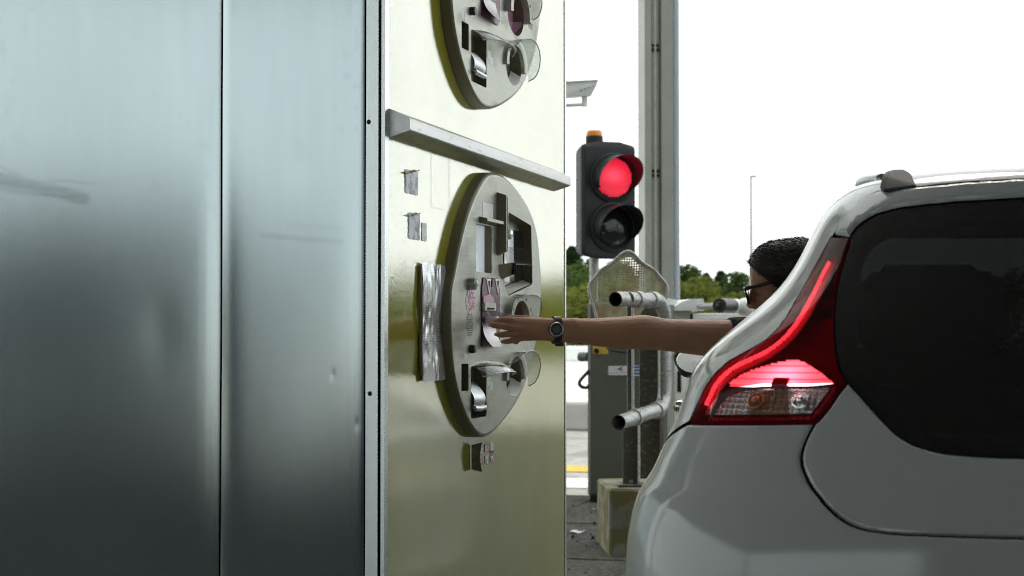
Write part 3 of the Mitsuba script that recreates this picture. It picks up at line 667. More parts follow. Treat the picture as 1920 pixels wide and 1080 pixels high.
# ---------------------------------------------------------------- security camera on its pole
D = 12.0
sc = thing('security_camera', 'white security camera on a bracket beyond the toll cabinet', 'camera')
c0, c1 = A(1030, 178, D), A(1119, 160, D)
Ms = frame(A(1090, 172, D), 0)
def sl(u, v, y=0): return [(u - 1090) / F * D, y, (172 - v) / F * D]
hs = trimesh.convex.convex_hull(np.array([sl(1030, 160, -.05), sl(1030, 160, .05), sl(1030, 186, -.05), sl(1030, 186, .05), sl(1119, 154, -.055), sl(1119, 154, .055), sl(1119, 159, -.055), sl(1119, 159, .055), sl(1108, 180, -.04), sl(1108, 180, .04), sl(1060, 154, -.03), sl(1060, 154, .03)]))
part(sc, 'housing', tf(hs, Ms), 'mat_white_plastic')
part(sc, 'sunshield', tf(trimesh.convex.convex_hull(np.array([sl(1030, 156, y) for y in (-.06, .06)] + [sl(1121, 151.5, y) for y in (-.065, .065)] + [sl(1121, 153, y) for y in (-.065, .065)] + [sl(1030, 158, y) for y in (-.06, .06)])), Ms), 'mat_white_plastic')
part(sc, 'joint', tf(tube([sl(1096, 182), sl(1096, 200)], .022, 14), Ms), 'mat_white_plastic', 40)
part(sc, 'bracket', tf(tube([sl(1098, 196), sl(1030, 199)], .013, 12), Ms), 'mat_white_plastic', 40)
q = A(1028, 199, D)
part(sc, 'pole', tube([[q[0], q[1], 0], [q[0], q[1], 3.6]], .045, 16), 'mat_galv', 40)
for i in range(4):
    part(sc, 'slot', tf(bx([(1088 + i * 7 - 1090) / F * D, -.052, (172 - 172.5 + i * 2.4) / F * D], [(1091 + i * 7 - 1090) / F * D, -.045, (172 - 170.5 + i * 2.4) / F * D]), Ms), 'mat_grey_trim')

# ---------------------------------------------------------------- pipe guard on concrete block, posts
pg = thing('pipe_guard', 'bent galvanised pipe guard standing on a concrete block', 'guard rail')
path = [A(1154, 561, 8.15), A(1190, 561.5, 8.38), A(1220, 562, 8.58), A(1236, 566, 8.66), A(1244, 582, 8.70), A(1246, 610, 8.72), A(1246, 660, 8.72), A(1246, 715, 8.72), A(1245, 745, 8.71), A(1239, 763, 8.66), A(1226, 771, 8.56), A(1195, 781, 8.36), A(1160, 792, 8.15)]
pp = smooth_path(path, 8)
part(pg, 'pipe', [tube(pp, .0355, 24, cap=False), tube(pp, .0315, 24, cap=False)], 'mat_galv', True)
for e, n_ in ((pp[0], pp[1]), (pp[-1], pp[-2])):
    d = (n_ - e) / np.linalg.norm(n_ - e)
    part(pg, 'pipe_end', lathe([(.0355, 0), (.0315, 0), (.0313, .14), (.0001, .14)], e, d, 24), 'mat_gap', 30)
for i, (ca, cb_) in enumerate([((1190, 561.5, 8.38), (1197, 561.6, 8.44)), ((1219, 562, 8.575), (1227, 562.6, 8.62)), ((1188, 783, 8.32), (1193, 781.6, 8.35)), ((1229, 770, 8.585), (1235, 767, 8.63))]):
    part(pg, 'collar', tube([A(*ca), A(*cb_)], .0425, 24), 'mat_galv', 40)
def slab(u0, u1, v0, v1, d, t, bev=.004, yaw=0):
    M = frame(A((u0 + u1) / 2, 630, d) * np.array([1, 1, 0]), yaw)
    w = (u1 - u0) / F * d / 2
    z0, z1 = A((u0 + u1) / 2, v1, d)[2], A((u0 + u1) / 2, v0, d)[2]
    return tf(bx([-w, 0, z0], [w, t, z1], bev), M)
part(pg, 'post', slab(1167, 1198, 795, 909, 8.5, .012), 'mat_post_paint')
part(pg, 'post_flange', slab(1196, 1200, 795, 909, 8.45, .10), 'mat_galv')
part(pg, 'base_plate', slab(1158, 1206, 908, 912.5, 8.44, .2), 'mat_post_paint')
part(pg, 'strut', slab(1176, 1184, 573, 772, 8.47, .03), 'mat_post_paint')
part(pg, 'strut', slab(1184, 1189, 573, 772, 8.46, .02), 'mat_galv')
Mg = frame(A(1220, 630, 8.75) * np.array([1, 1, 0]), 0)
def gz(v, d=8.75): return A(1220, v, d)[2]
gp = np.array([[(u - 1220) / F * 8.75, y, gz(v)] for u, v in [(1212, 572), (1228, 572), (1240, 592), (1240, 897), (1199, 897), (1199, 592)] for y in (0, .014)])
part(pg, 'post', tf(trimesh.convex.convex_hull(gp), Mg), 'mat_post_paint')
part(pg, 'post_flange', slab(1239, 1243, 592, 897, 8.66, .12), 'mat_post_paint')
part(pg, 'bolt', lathe([(.012, 0), (.012, .01), (.0001, .014)], A(1183, 903, 8.49), _h * -1, 8), 'mat_galv')
blk = thing('concrete_block', 'mossy square concrete block under the pipe guard', 'block')
Mb = frame(A(1143, 630, 8.36) * np.array([1, 1, 0]), 3)
zt_ = A(1143, 916, 8.36)[2]; bm = bx([0, 0, IZ - .01], [.62, .62, zt_], .012)
bm = bm.subdivide_to_size(.05); bm.vertices += .008 * (meshkit.fbm(bm.vertices * 14, 3)[:, None] - .5) * bm.vertex_normals
scene[blk] = mikit.ply(tf(bm, Mb), 'mat_moss_concrete', smooth=35)

# perforated house-shaped guard
D = 9.15
mg = thing('mesh_screen', 'pointed perforated screen with tube frame above the pipe guard', 'screen')
HS = [(1124, 640), (1118, 593), (1110, 566), (1104, 543), (1105, 535), (1117, 518), (1128, 505), (1143, 496), (1158, 483), (1170, 473.5), (1178, 471), (1186, 474), (1197, 485), (1210, 496), (1227, 507), (1238, 520), (1250, 536), (1251, 545), (1246, 566), (1239, 593), (1233, 640)]
Mm = frame(A(1178, 560, D), -4)
hp = np.array([[(u - 1178) / F * D, (560 - v) / F * D] for u, v in HS])
part(mg, 'frame_tube', tf(tube(smooth_path(np.c_[hp[:, 0], 0 * hp[:, 0], hp[:, 1]], 4), .0085, 10), Mm), 'mat_galv', True)
pl = Polygon(hp)
holes = []
px_, pz_ = .0128, .0128
inner = pl.buffer(-.016)
for i in range(-20, 21):
    for j in range(-2, 24):
        hb = sbox(i * px_ - .0031, j * pz_ - .0031, i * px_ + .0031, j * pz_ + .0031)
        if inner.contains(hb): holes.append(hb)
pm = trimesh.creation.extrude_polygon(pl.difference(unary_union(holes)), .002, engine='earcut')
pm.vertices = np.c_[pm.vertices[:, 0], pm.vertices[:, 2], pm.vertices[:, 1]]; pm.invert()
part(mg, 'perforated_plate', tf(pm, Mm), 'mat_perf_paint', label='dusty olive perforated plate')

# control cabinet behind
D = 11.1
cx = thing('control_cabinet', 'tall grey green control cabinet behind the pipe guard', 'cabinet')
zb0, zt0 = IZ, A(1140, 565, D)[2]
Mk = frame(A(1101, 630, D) * np.array([1, 1, 0]), -12)
wd = 150 / F * D
part(cx, 'body', tf(bx([0, 0, zb0 + .035], [wd, .45, zt0], .02), Mk), 'mat_cabinet_paint')
part(cx, 'foot', tf(bx([.015, .015, zb0 - .005], [wd - .02, .43, zb0 + .04]), Mk), 'mat_gap')
def onc(u0, u1, v0, v1, t, y=-.004): 
    d = D
    return tf(bx([(u0 - 1101) / F * d, y - t, A(1140, v1, d)[2]], [(u1 - 1101) / F * d, y, A(1140, v0, d)[2]], .0), Mk)
part(cx, 'door', tf(bx([.02, -.004, zb0 + .06], [wd - .02, .0, zt0 - .03], .002), Mk), 'mat_cabinet_paint')
k = part(cx, 'plate', onc(1112, 1141, 640, 664, .004), 'mat_yellow_line', label='small yellow warning plate')
part(cx, 'lock', tf(lathe([(.016, 0), (.016, .01), (.0001, .012)], [(1119 - 1101) / F * D, -.008, A(1140, 658, D)[2]], [0, -1, 0], 12), Mk), 'mat_gap')
k = part(cx, 'label', onc(1141, 1180, 686, 703, .002), 'mat_sticker', label='white label with a blue arrowhead and a red line')
lm = trimesh.creation.extrude_polygon(Polygon([(0, 0), (.034, .018), (.034, -.018), (.024, -.004)]), .0015, engine='earcut'); lm.vertices = np.c_[lm.vertices[:, 0], -.0075 + lm.vertices[:, 2] * -1, lm.vertices[:, 1]]; lm.fix_normals()
lm.apply_translation([(1157 - 1101) / F * D, 0, A(1140, 692, D)[2]])
part(k, 'mark', tf(lm, Mk), 'mat_blue_ink')
part(k, 'line', onc(1143, 1178, 698.4, 699.2, .001, -.0062), 'mat_red_ink')
for i in range(3): part(k, 'stripe', onc(1186, 1200, 686 + i * 6, 690 + i * 6, .001, -.0062), 'mat_blue_ink')
part(k, 'stripe_field', onc(1184, 1201, 685, 704, .002), 'mat_sticker')
part(cx, 'cable', tube(smooth_path([A(1141, 650, 11.0), A(1152, 658, 10.9), A(1168, 660, 10.9), A(1185, 655, 10.95)], 6), .008, 8), 'mat_rubber', True)
part(cx, 'panel', onc(1150, 1215, 577, 640, .02), 'mat_cream')
part(cx, 'side_motor', tube([A(1104, 669, 11.15), A(1088, 669, 11.2)], .03, 20), 'mat_cabinet_paint', 40)
part(cx, 'latch_arm', tube(smooth_path([A(1104, 682, 11.15), A(1098, 702, 11.1), A(1087, 722, 11.1), A(1096, 727, 11.1), A(1104, 722, 11.12)], 5), .011, 8), 'mat_black_plastic', True)

# barrier machine in front of the column
D = 11.6
bm_ = thing('barrier_machine', 'white lifting barrier machine with rounded cap beyond the driver', 'barrier machine')
Mq = frame(A(1270, 630, D) * np.array([1, 1, 0]), 8)
def qb(u0, u1, v0, v1, y0, y1, bev=.01): return tf(bx([(u0 - 1270) / F * D, y0, A(1270, v1, D)[2]], [(u1 - 1270) / F * D, y1, A(1270, v0, D)[2]], bev), Mq)
part(bm_, 'body', tf(bx([(1262 - 1270) / F * D, 0, 0], [(1300 - 1270) / F * D, .35, A(1270, 604, D)[2]], .01), Mq), 'mat_white_plastic')
part(bm_, 'head', qb(1240, 1296, 583, 612, -.05, .3), 'mat_cream')
cap = trimesh.convex.convex_hull(np.array([[(u - 1270) / F * D, y, A(1270, v, D)[2]] for u, v in [(1254, 583), (1258, 576), (1272, 567), (1290, 561), (1314, 560), (1316, 564), (1315, 583), (1300, 583)] for y in (-.08, .26)]))
part(bm_, 'cap', tf(cap, Mq), 'mat_white_plastic', 25)
part(bm_, 'cover', tf(trimesh.convex.convex_hull(np.array([[(u - 1270) / F * D, y, A(1270, v, D)[2]] for u, v in [(1244, 572), (1252, 559), (1268, 562), (1274, 572), (1256, 580)] for y in (.0, .3)])), Mq), 'mat_white_plastic', 25)
part(bm_, 'slot_frame', qb(1265, 1284, 690, 766, -.012, .0, .004), 'mat_white_plastic')
part(bm_, 'slot', qb(1269, 1276, 696, 735, -.016, -.01, .0), 'mat_gap')
part(bm_, 'lug', qb(1292, 1296, 588, 602, -.056, -.05, .0), 'mat_gap')
part(bm_, 'boom', qb(1300, 1470, 587, 599, .05, .16, .004), 'mat_white_plastic')
part(bm_, 'arm', tube([A(1310, 575, 11.5), A(1352, 573, 11.3)], .020, 16), 'mat_galv', 40)
k = part(bm_, 'sensor', tube([A(1349, 573, 11.05), A(1372, 573, 11.3)], .047, 24), 'mat_black_plastic', 40)
part(k, 'glass', lathe([(.026, 0), (.018, .005), (.0001, .007)], A(1349, 573, 11.05), A(1349, 573, 11.05) - A(1372, 573, 11.3), 20), 'mat_screen_dark', 40)
part(bm_, 'collar', tube([A(1371, 573, 11.3), A(1381, 573, 11.34)], .044, 24), 'mat_white_plastic', 40)
sp = trimesh.creation.icosphere(3, .062); sp.apply_translation(A(1397, 576, 11.35)); part(bm_, 'dome', sp, 'mat_white_plastic', True)

# ---------------------------------------------------------------- far street lamp
D = 60
sl_ = thing('street_lamp', 'tall thin street lamp far away against the white sky', 'street lamp')
p0 = A(1408, 330, D)
part(sl_, 'pole', tube([[p0[0], p0[1], 0], [p0[0], p0[1], p0[2]]], [.085, .045], 10), 'mat_galv', True)
part(sl_, 'lamp_head', tf(bx([-.03, -.1, -.05], [.20, .1, .03], .02), frame(p0)), 'mat_galv')

# ---------------------------------------------------------------- small litter on the island
rng = np.random.default_rng(4)
one('paper_scrap', both(grid(lambda s, t: np.stack([on_plane(1066, 1000, 2, IZ)[0] + .05 * s + .02 * t, on_plane(1066, 1000, 2, IZ)[1] + .12 * t, IZ + .006 + .006 * np.sin(s * 4 + t * 3)], -1), np.linspace(0, 1, 6), np.linspace(0, 1, 6))), 'mat_torn_sticker', 'bluish paper scrap on the island beside the toll cabinet', 'litter', True)
one('paper_scrap', both(grid(lambda s, t: np.stack([on_plane(1112, 957, 2, IZ)[0] + .035 * s, on_plane(1112, 957, 2, IZ)[1] + .05 * t, IZ + .006 + .004 * np.sin(s * 4 + t * 3)], -1), np.linspace(0, 1, 6), np.linspace(0, 1, 6))), 'mat_sticker', 'small white scrap on the island in front of the control cabinet', 'litter', True)
st = []
for i in range(260):
    x, y, r = rng.uniform(-3.0, -1.3), rng.uniform(5.9, 10.6), rng.uniform(.003, .012)
    s = trimesh.creation.icosphere(0, r); s.vertices *= rng.uniform(.6, 1.2, 3); s.apply_translation([x, y, IZ + .3 * r]); st.append(s)
one('grit', st, 'mat_island', 'loose grit and small stones on the island', 'grit', kind='stuff')
# ---------------------------------------------------------------- the car: one surface in car axes (x right, y forwards, z up, origin under the middle of the rear bumper)
CA = YAW - math.atan(690 / F)
CM = np.eye(4); CM[:3, 0] = [math.cos(CA), math.sin(CA), 0]; CM[:3, 1] = [-math.sin(CA), math.cos(CA), 0]
CM[:3, 3] = EYE * [1, 1, 0] - CM[:3, :3] @ np.array([-.5, -2.777, 0])
#            z     y rear  half width  y front
PROF = np.array([[.26, .16, .90, 3.92], [.40, .05, .945, 3.97], [.60, .005, .955, 4.0], [.74, .0, .953, 4.0], [.84, .012, .95, 3.95], [.92, .035, .93, 3.80],
                 [1.00, .075, .90, 3.45], [1.06, .11, .875, 3.28], [1.13, .15, .86, 3.10], [1.20, .19, .80, 2.95], [1.28, .24, .704, 2.80], [1.36, .295, .653, 2.62],
                 [1.43, .35, .624, 2.45], [1.462, .382, .607, 2.36], [1.490, .405, .572, 2.30], [1.510, .47, .530, 2.25], [1.527, .62, .44, 2.14], [1.543, .95, .30, 1.98], [1.552, 1.3, .04, 1.70]])
NEXP = 3.6
_t = np.linspace(0, np.pi / 2, 4001)
_sx, _sy = np.sin(_t) ** (2 / NEXP), np.cos(_t) ** (2 / NEXP)
_al = np.r_[0, np.cumsum(np.hypot(np.diff(_sx) * .95, np.diff(_sy) * .5))]
LQ = _al[-1]                                  # length of the rear quarter in metres: q in [0, LQ] rear, [LQ, LQ + 2.6] side, then the front quarter
_sl = np.r_[0, np.cumsum(np.hypot(np.diff(PROF[:, 0]), np.diff(PROF[:, 1])))]
SMAX = _sl[-1]
from scipy.ndimage import gaussian_filter1d
_sd = np.linspace(0, SMAX, 1600)
_pd = gaussian_filter1d(PchipInterpolator(_sl, PROF)(_sd), .030 / (SMAX / 1600), axis=0, mode='nearest')
_pd[:, 0] = PchipInterpolator(_sl, PROF)(_sd)[:, 0] * .3 + _pd[:, 0] * .7
def _pf(s): return np.stack([np.interp(s, _sd, _pd[:, k]) for k in range(4)], -1)
QS, QF = LQ + 2.6, 2 * LQ + 2.6
def car_surface(s, q):
    s, q = np.broadcast_arrays(np.asarray(s, float), np.asarray(q, float))
    z, yr, w, yf = np.moveaxis(_pf(np.clip(s, 0, SMAX)), -1, 0)
    L = np.minimum(.5, .5 * (yf - yr))
    a = np.interp(np.clip(np.where(q > QS, QF - q, q), 0, LQ), _al, np.arange(len(_al)))
    X = np.interp(a, np.arange(len(_al)), _sx); Y = np.interp(a, np.arange(len(_al)), _sy)
    k = np.clip((q - LQ) / 2.6, 0, 1)
    x = -w * X - .018 * np.sin(np.pi * k) * (z < 1.5)
    y = np.where(q <= LQ, yr + L * (1 - Y), np.where(q <= QS, yr + L + k * (yf - yr - 2 * L), yf - L * (1 - Y)))
    return np.stack([x, y, z], -1)
def car_normal(s, q):
    e = 2e-3
    a = car_surface(np.clip(s + e, 0, SMAX), q) - car_surface(np.clip(s - e, 0, SMAX), q); b = car_surface(s, q + e) - car_surface(s, np.maximum(q - e, 1e-6))
    n = np.cross(a, b)
    return n / np.maximum(np.linalg.norm(n, axis=-1, keepdims=True), 1e-12)
def car_world(p): return p @ CM[:3, :3].T + CM[:3, 3]
_qg, _sg = np.meshgrid(np.linspace(.002, LQ * 1.0, 420), np.linspace(.3, SMAX, 420), indexing='ij')
_pw = car_world(car_surface(_sg, _qg)); _nw = car_normal(_sg, _qg) @ CM[:3, :3].T
_ok = ((EYE - _pw) * _nw).sum(-1) > 0.02
from scipy.spatial import cKDTree
_tab = np.stack([_qg[_ok], _sg[_ok]], 1); _tree = cKDTree(project(_pw[_ok])[:, :2])
def on_car(pts):                              # outline measured on the photograph -> (q, s) on the body surface
    d, i = _tree.query(np.asarray(pts, float), k=4)
    w = 1 / (d + .05) ** 2
    return (_tab[i] * w[..., None]).sum(1) / w.sum(1)[:, None]
def spl(pts, n=6):
    p = smooth_path(np.c_[np.asarray(pts, float), np.zeros(len(pts))], n)[:, :2]; return p
def skin_mesh(poly, off=0.0, cell=.02, edge=0.0, mirror=True, far=.06, waves=None):
    polys = []
    if edge > 0:
        a, b = poly.buffer(-edge * .35), poly.buffer(-edge)
        polys = [(poly.difference(a)), (a.difference(b)), b]
    else: polys = [poly]
    V, Fc = [], []; cnt = 0
    for P in polys:
        shapely.prepare(P)
        x0, y0, x1, y1 = P.bounds
        xs = np.unique(np.r_[np.arange(np.floor(x0 / cell) * cell, min(x1, LQ + .12) + cell, cell), np.arange(LQ + .12, x1 + far, far) if x1 > LQ + .12 else []])
        xs = xs[np.r_[True, np.diff(xs) > 1e-6]]
        ys = np.arange(np.floor(y0 / cell) * cell, y1 + cell, cell)
        C = shapely.box(*[m.ravel() for m in np.meshgrid(xs[:-1], ys[:-1], indexing='ij')], *[m.ravel() for m in np.meshgrid(xs[1:], ys[1:], indexing='ij')])
        inside = shapely.contains_properly(P, C); hit = shapely.intersects(P, C) & ~inside
        for c in C[inside]:
            e = np.array(c.exterior.coords)[:4]; V.append(e); Fc.append(np.array([[0, 1, 2], [0, 2, 3]]) + cnt); cnt += 4
        for c in shapely.intersection(P, C[hit]):
            for g in getattr(c, 'geoms', [c]):
                if g.geom_type != 'Polygon' or g.area < 1e-9: continue
                v, f = trimesh.creation.triangulate_polygon(g, engine='earcut')
                V.append(v); Fc.append(f + cnt); cnt += len(v)
    v = np.vstack(V); f = np.vstack(Fc)
    a = v[f[:, 1]] - v[f[:, 0]]; b = v[f[:, 2]] - v[f[:, 0]]
    sgn = a[:, 0] * b[:, 1] - a[:, 1] * b[:, 0]
    f = np.where((sgn > 0)[:, None], f[:, ::-1], f)
    f = f[np.abs(sgn) > 1e-12]
    vq = np.clip(v[:, 0], 1e-5, None); h = np.full(len(v), float(off))
    if edge > 0:
        d = shapely.distance(poly.exterior, shapely.points(v)); 
        d = np.where(v[:, 0] < 1e-4, 1, d); t = np.clip(d / edge, 0, 1); h -= edge * .8 * (1 - np.sqrt(1 - (1 - t) ** 2))
    if waves is not None: h += waves(v[:, 0], v[:, 1])
    p = car_surface(v[:, 1], vq) + car_normal(v[:, 1], vq) * h[:, None]
    p[v[:, 0] < 1e-4, 0] = 0
    m = trimesh.Trimesh(p, f, process=False)
    if mirror == 'only': m = flip(m)
    elif mirror: m = trimesh.util.concatenate([m, flip(m)])
    m.merge_vertices(digits_vertex=5); m.update_faces(m.nondegenerate_faces())
    return tf(m, CM)
def flip(m):
    k = m.copy(); k.vertices = k.vertices * [-1, 1, 1]; k.invert(); return k
def skirt(poly, a, b, side=1):
    r = np.array(poly.exterior.segmentize(.02).coords)
    q = np.clip(r[:, 0], 1e-5, None); p, n = car_surface(r[:, 1], q), car_normal(r[:, 1], q)
    k = len(r); v = np.vstack([p + n * a, p + n * b]); i = np.arange(k - 1)
    m = trimesh.Trimesh(v, np.vstack([np.stack([i, i + 1, k + i + 1], 1), np.stack([i, k + i + 1, k + i], 1)]), process=False)
    if side < 0: m = flip(m)
    return tf(m, CM)
def at_car(q, s, off=0.0): 
    q, s = np.atleast_1d(q), np.atleast_1d(s); p = car_surface(s, q) + car_normal(s, q) * off; return car_world(p)

car = thing('white_car', 'white car seen from behind with lit red tail lamp, stopped at the toll terminal', 'car')
LAMP_L = spl([(1291, 792), (1299, 776), (1308, 757), (1318, 736), (1332, 713), (1352, 690), (1385, 667), (1428, 643), (1460, 615), (1484, 580), (1509, 534), (1534, 488), (1550, 459), (1558, 445)], 4)
LAMP_R = spl([(1593, 445), (1583, 475), (1573, 513), (1566, 555), (1563, 603), (1565, 640), (1571, 678), (1579, 700), (1588, 716)], 4)
LAMP_B = [(1588, 716), (1572, 737), (1553, 763), (1534, 787), (1527, 792)]
GLASS_T = spl([(1594, 440), (1606, 424), (1626, 409), (1654, 397), (1691, 389), (1747, 382), (1822, 376), (1917, 371)], 3)
GLASS_B = spl([(1591, 716), (1619, 747), (1647, 778), (1678, 809), (1717, 833), (1764, 846), (1834, 853), (1917, 856)], 3)
SEAM = spl([(1527, 793), (1513, 817), (1503, 845), (1502, 868), (1514, 899), (1537, 934), (1568, 968), (1600, 988), (1631, 997), (1697, 1003), (1795, 1007), (1917, 1010)], 3)
SPOIL = spl([(1562, 442), (1571, 427), (1588, 401), (1607, 381), (1635, 364), (1662, 356), (1717, 351), (1766, 346), (1822, 341), (1917, 336)], 3)
def cen(qs): return np.vstack([qs, [[0, qs[-1, 1]]]])
qL, qR, qB = on_car(LAMP_L), on_car(LAMP_R), on_car(LAMP_B)
qGT, qGB, qSE, qSP = cen(on_car(GLASS_T)), cen(on_car(GLASS_B)), cen(on_car(SEAM)), cen(on_car(SPOIL))
lampP = Polygon(np.vstack([qL, qR, qB])).buffer(0)
glassP = Polygon(np.vstack([qGT, qGB[::-1], qR[::-1]])).buffer(0)
tailP = Polygon(np.vstack([qGB, qSE[::-1], qB[::-1]])).buffer(0)
spoilP = Polygon(np.vstack([qSP, qGT[::-1], [qR[0]]])).buffer(0)
sL, q_l = qL[0, 1], qL[0, 0]
bumpP = Polygon(np.vstack([qSE[::1], [[0, .0]], [[LQ + .3, 0]], [[LQ + .28, .42]], [[LQ + .1, sL - .13]], [[q_l + .09, sL - .03]], [qL[0]], [qB[-1]]])).buffer(0)
S_of_z = lambda z: float(np.interp(z, PROF[:, 0], _sl))
winR = rounded(sbox(LQ + .30, S_of_z(1.10), LQ + 1.38, S_of_z(1.44)), .06)
winF = rounded(sbox(LQ + 1.46, S_of_z(1.08), QS + .12, S_of_z(1.46)), .06)
screenP = rounded(sbox(QS + .38, S_of_z(1.05), QF + .2, S_of_z(1.51)), .08).intersection(sbox(QS, 0, QF, 9))
G = .0025
dom = sbox(0, 0, QF, SMAX)
holes_ = unary_union([lampP, glassP, tailP, spoilP, bumpP, winR, winF, screenP])
bodyP = dom.difference(holes_.buffer(G)).buffer(-.0005)
bodyP = max(getattr(bodyP, 'geoms', [bodyP]), key=lambda g: g.area)
shell = skin_mesh(bodyP, 0, .02)
part(car, 'body', shell, 'mat_paint', 32)
lin = skin_mesh(dom.difference(unary_union([glassP.buffer(-.03), winR, winF, screenP, sbox(-.1, -1, 9, .02)])), -.034, .045)
part(car, 'lining', lin, 'mat_cabin', True)
part(car, 'tailgate', skin_mesh(tailP.buffer(-G), 0.0, .016, edge=.006), 'mat_paint', True)
part(car, 'spoiler', skin_mesh(spoilP.buffer(-G * 1.3), .006, .016, edge=.010), 'mat_paint', True)
bump = lambda q, s: .014 * np.clip((sL - .095 - s) / .05, 0, 1) ** 1.5 * np.clip((LQ + .2 - q) / .5, 0, 1)
part(car, 'bumper', skin_mesh(bumpP.buffer(-G), 0.0, .02, edge=.006, waves=bump), 'mat_paint', True)
part(car, 'seam_backing', skin_mesh(unary_union([tailP, bumpP, spoilP]).buffer(.02).difference(unary_union([lampP, glassP]).buffer(.01)).intersection(dom), -.010, .04), 'mat_gap', True)
part(car, 'rear_window', skin_mesh(glassP.buffer(-.0015), -.004, .02), 'mat_car_glass', True, label='very dark tinted rear window')
part(car, 'window_seal', skin_mesh(glassP.buffer(.012).intersection(dom).difference(lampP.buffer(-.004)).difference(glassP.buffer(-.028)), -.012, .02), 'mat_gap', True)
for s_, nm in ((1, 'side_window'), (-1, 'side_window')):
    part(car, nm, skin_mesh(winR, -.004, .05, mirror='only' if s_ < 0 else False), 'mat_side_glass', True)
part(car, 'side_window', skin_mesh(winF, -.004, .05, mirror='only'), 'mat_side_glass', True)
part(car, 'windscreen', skin_mesh(screenP, -.004, .05), 'mat_side_glass', True)

# tail lamp: housing, light guide, brake reflector, clear segment, outer lens
CLEAR = [(1322, 778), (1333, 760), (1352, 738), (1379, 726), (1426, 721.5), (1506, 720.5), (1562, 719), (1555, 733), (1521, 777)]
BRAKE = [(1355, 714), (1359, 706), (1388, 688), (1426, 674), (1459, 666), (1487, 663), (1506, 669), (1534, 687), (1559, 709), (1506, 714), (1430, 716)]
AMB = [(1398, 727), (1426, 723.5), (1472, 722.5), (1474, 775), (1395, 775)]
LED = spl([(1317, 757), (1326, 735), (1338, 714), (1352, 698), (1376, 680), (1410, 664), (1445, 645), (1472, 621), (1496, 588), (1519, 546), (1538, 508), (1552, 483)], 8)
clearP, brakeP, ambP = Polygon(on_car(CLEAR)), Polygon(on_car(BRAKE)), Polygon(on_car(AMB))
bu1, bu2, bu3 = on_car([(1412, 745), (1497, 744), (1459, 704)])
ledq = on_car(LED)
def lamp(side):
    def M(m): 
        if side > 0: return m
        return tf(tf(flip(tf(m, np.linalg.inv(CM))), CM), np.eye(4))
    k = part(car, 'tail_lamp', M(skirt(lampP.buffer(-.002), 0, -.034)), 'mat_lamp_dark', 30, label='boomerang shaped red tail lamp with lit strip' if side > 0 else None)
    part(car, 'tail_lamp_housing', M(skin_mesh(lampP.buffer(-.002), -.034, .02, mirror=False)), 'mat_lamp_dark', True)
    part(k, 'red_lens', M(skin_mesh(lampP.buffer(-.002).difference(clearP), .0015, .014, mirror=False)), 'mat_lens_red', True)
    part(k, 'clear_lens', M(skin_mesh(clearP, .0015, .014, mirror=False)), 'mat_lens_clear', True)
    strip = LineString(ledq).buffer(.0066, cap_style='flat')
    d = np.r_[0, np.cumsum(np.linalg.norm(np.diff(ledq, axis=0), axis=1))]
    part(k, 'guide_bed', M(skin_mesh(LineString(ledq).buffer(.015).intersection(lampP.buffer(-.004)), -.016, .012, mirror=False)), 'mat_lamp_inner', True)
    segs = []
    for j in range(int(d[-1] / .0042)):
        a0, a1 = j * .0042, j * .0042 + .0034
        pts = np.array([[np.interp(x, d, ledq[:, 0]), np.interp(x, d, ledq[:, 1])] for x in (a0, a1)])
        t = pts[1] - pts[0]; t /= np.linalg.norm(t); n = np.array([-t[1], t[0]]) * .0062 * (.85 + .3 * (1 - a0 / d[-1]))
        c = [(*(pts[0] + n), -.010), (*(pts[0] - n), -.010), (*(pts[1] - n), -.010), (*(pts[1] + n), -.010), (*pts[0], -.0045), (*pts[1], -.0045)]
        segs.append(trimesh.convex.convex_hull(np.vstack([at_car(x[0], x[1], x[2]) for x in c])))
    part(k, 'light_strip', M(trimesh.util.concatenate(segs)), 'mat_lamp_inner', kind='stuff', label='glowing red light strip', emitter={'type': 'area', 'radiance': rgb(.44, .24, .26)})
    part(k, 'brake_reflector', M(skin_mesh(brakeP, -.020, .014, mirror=False)), 'mat_lamp_inner', True, emitter={'type': 'area', 'radiance': rgb(.50, .33, .35)})
    bx0, by0, bx1, by1 = brakeP.bounds; P = .0034; cells, lev = [], []
    shapely.prepare(brakeP)
    for i in range(int((bx1 - bx0) / P) + 1):
        for j in range(int((by1 - by0) / P) + 1):
            q, s = bx0 + i * P, by0 + (j + .5) * P
            if not brakeP.contains(Point(q, s).buffer(.0014)): continue
            if abs(q - bu3[0]) < .016 and -.012 < s - bu3[1] < .004: continue
            w_ = P * .36
            c = [(q - w_, s - w_, -.018), (q + w_, s - w_, -.018), (q + w_, s + w_, -.018), (q - w_, s + w_, -.018), (q, s, -.013)]
            cells.append(trimesh.convex.convex_hull(np.vstack([at_car(*x) for x in c])))
            r = math.hypot((q - bu3[0]) * .75, (s - bu3[1]) * 1.2 - .006)
            g = .38 + 2.6 * math.exp(-(r / .034) ** 2) + .5 * math.exp(-(r / .07) ** 2) + .9 * max(0, 1 - (s - by0) / .009) * math.exp(-(r / .09) ** 2)
            g *= .62 + .38 * (1 if j % 4 else -.6) 
            lev += [[g, .8 * g, .8 * g]] * len(cells[-1].vertices)
    part(k, 'brake_cells', M(trimesh.util.concatenate(cells)), 'mat_lamp_inner', kind='stuff', label='bright pink white brake light cells', color=np.array(lev), emitter={'type': 'area', 'radiance': {'type': 'mesh_attribute', 'name': 'vertex_color'}})
    part(k, 'bulb_shade', M(trimesh.convex.convex_hull(np.vstack([at_car(bu3[0] + a, bu3[1] + b, c) for a in (-.017, .017) for b in (-.013, .003) for c in (-.019, -.012)]))), 'mat_lamp_inner', 30)
    rib = lambda q, s: .0016 * np.abs(np.sin(q * 600)) + .0012 * np.abs(np.sin(s * 560))
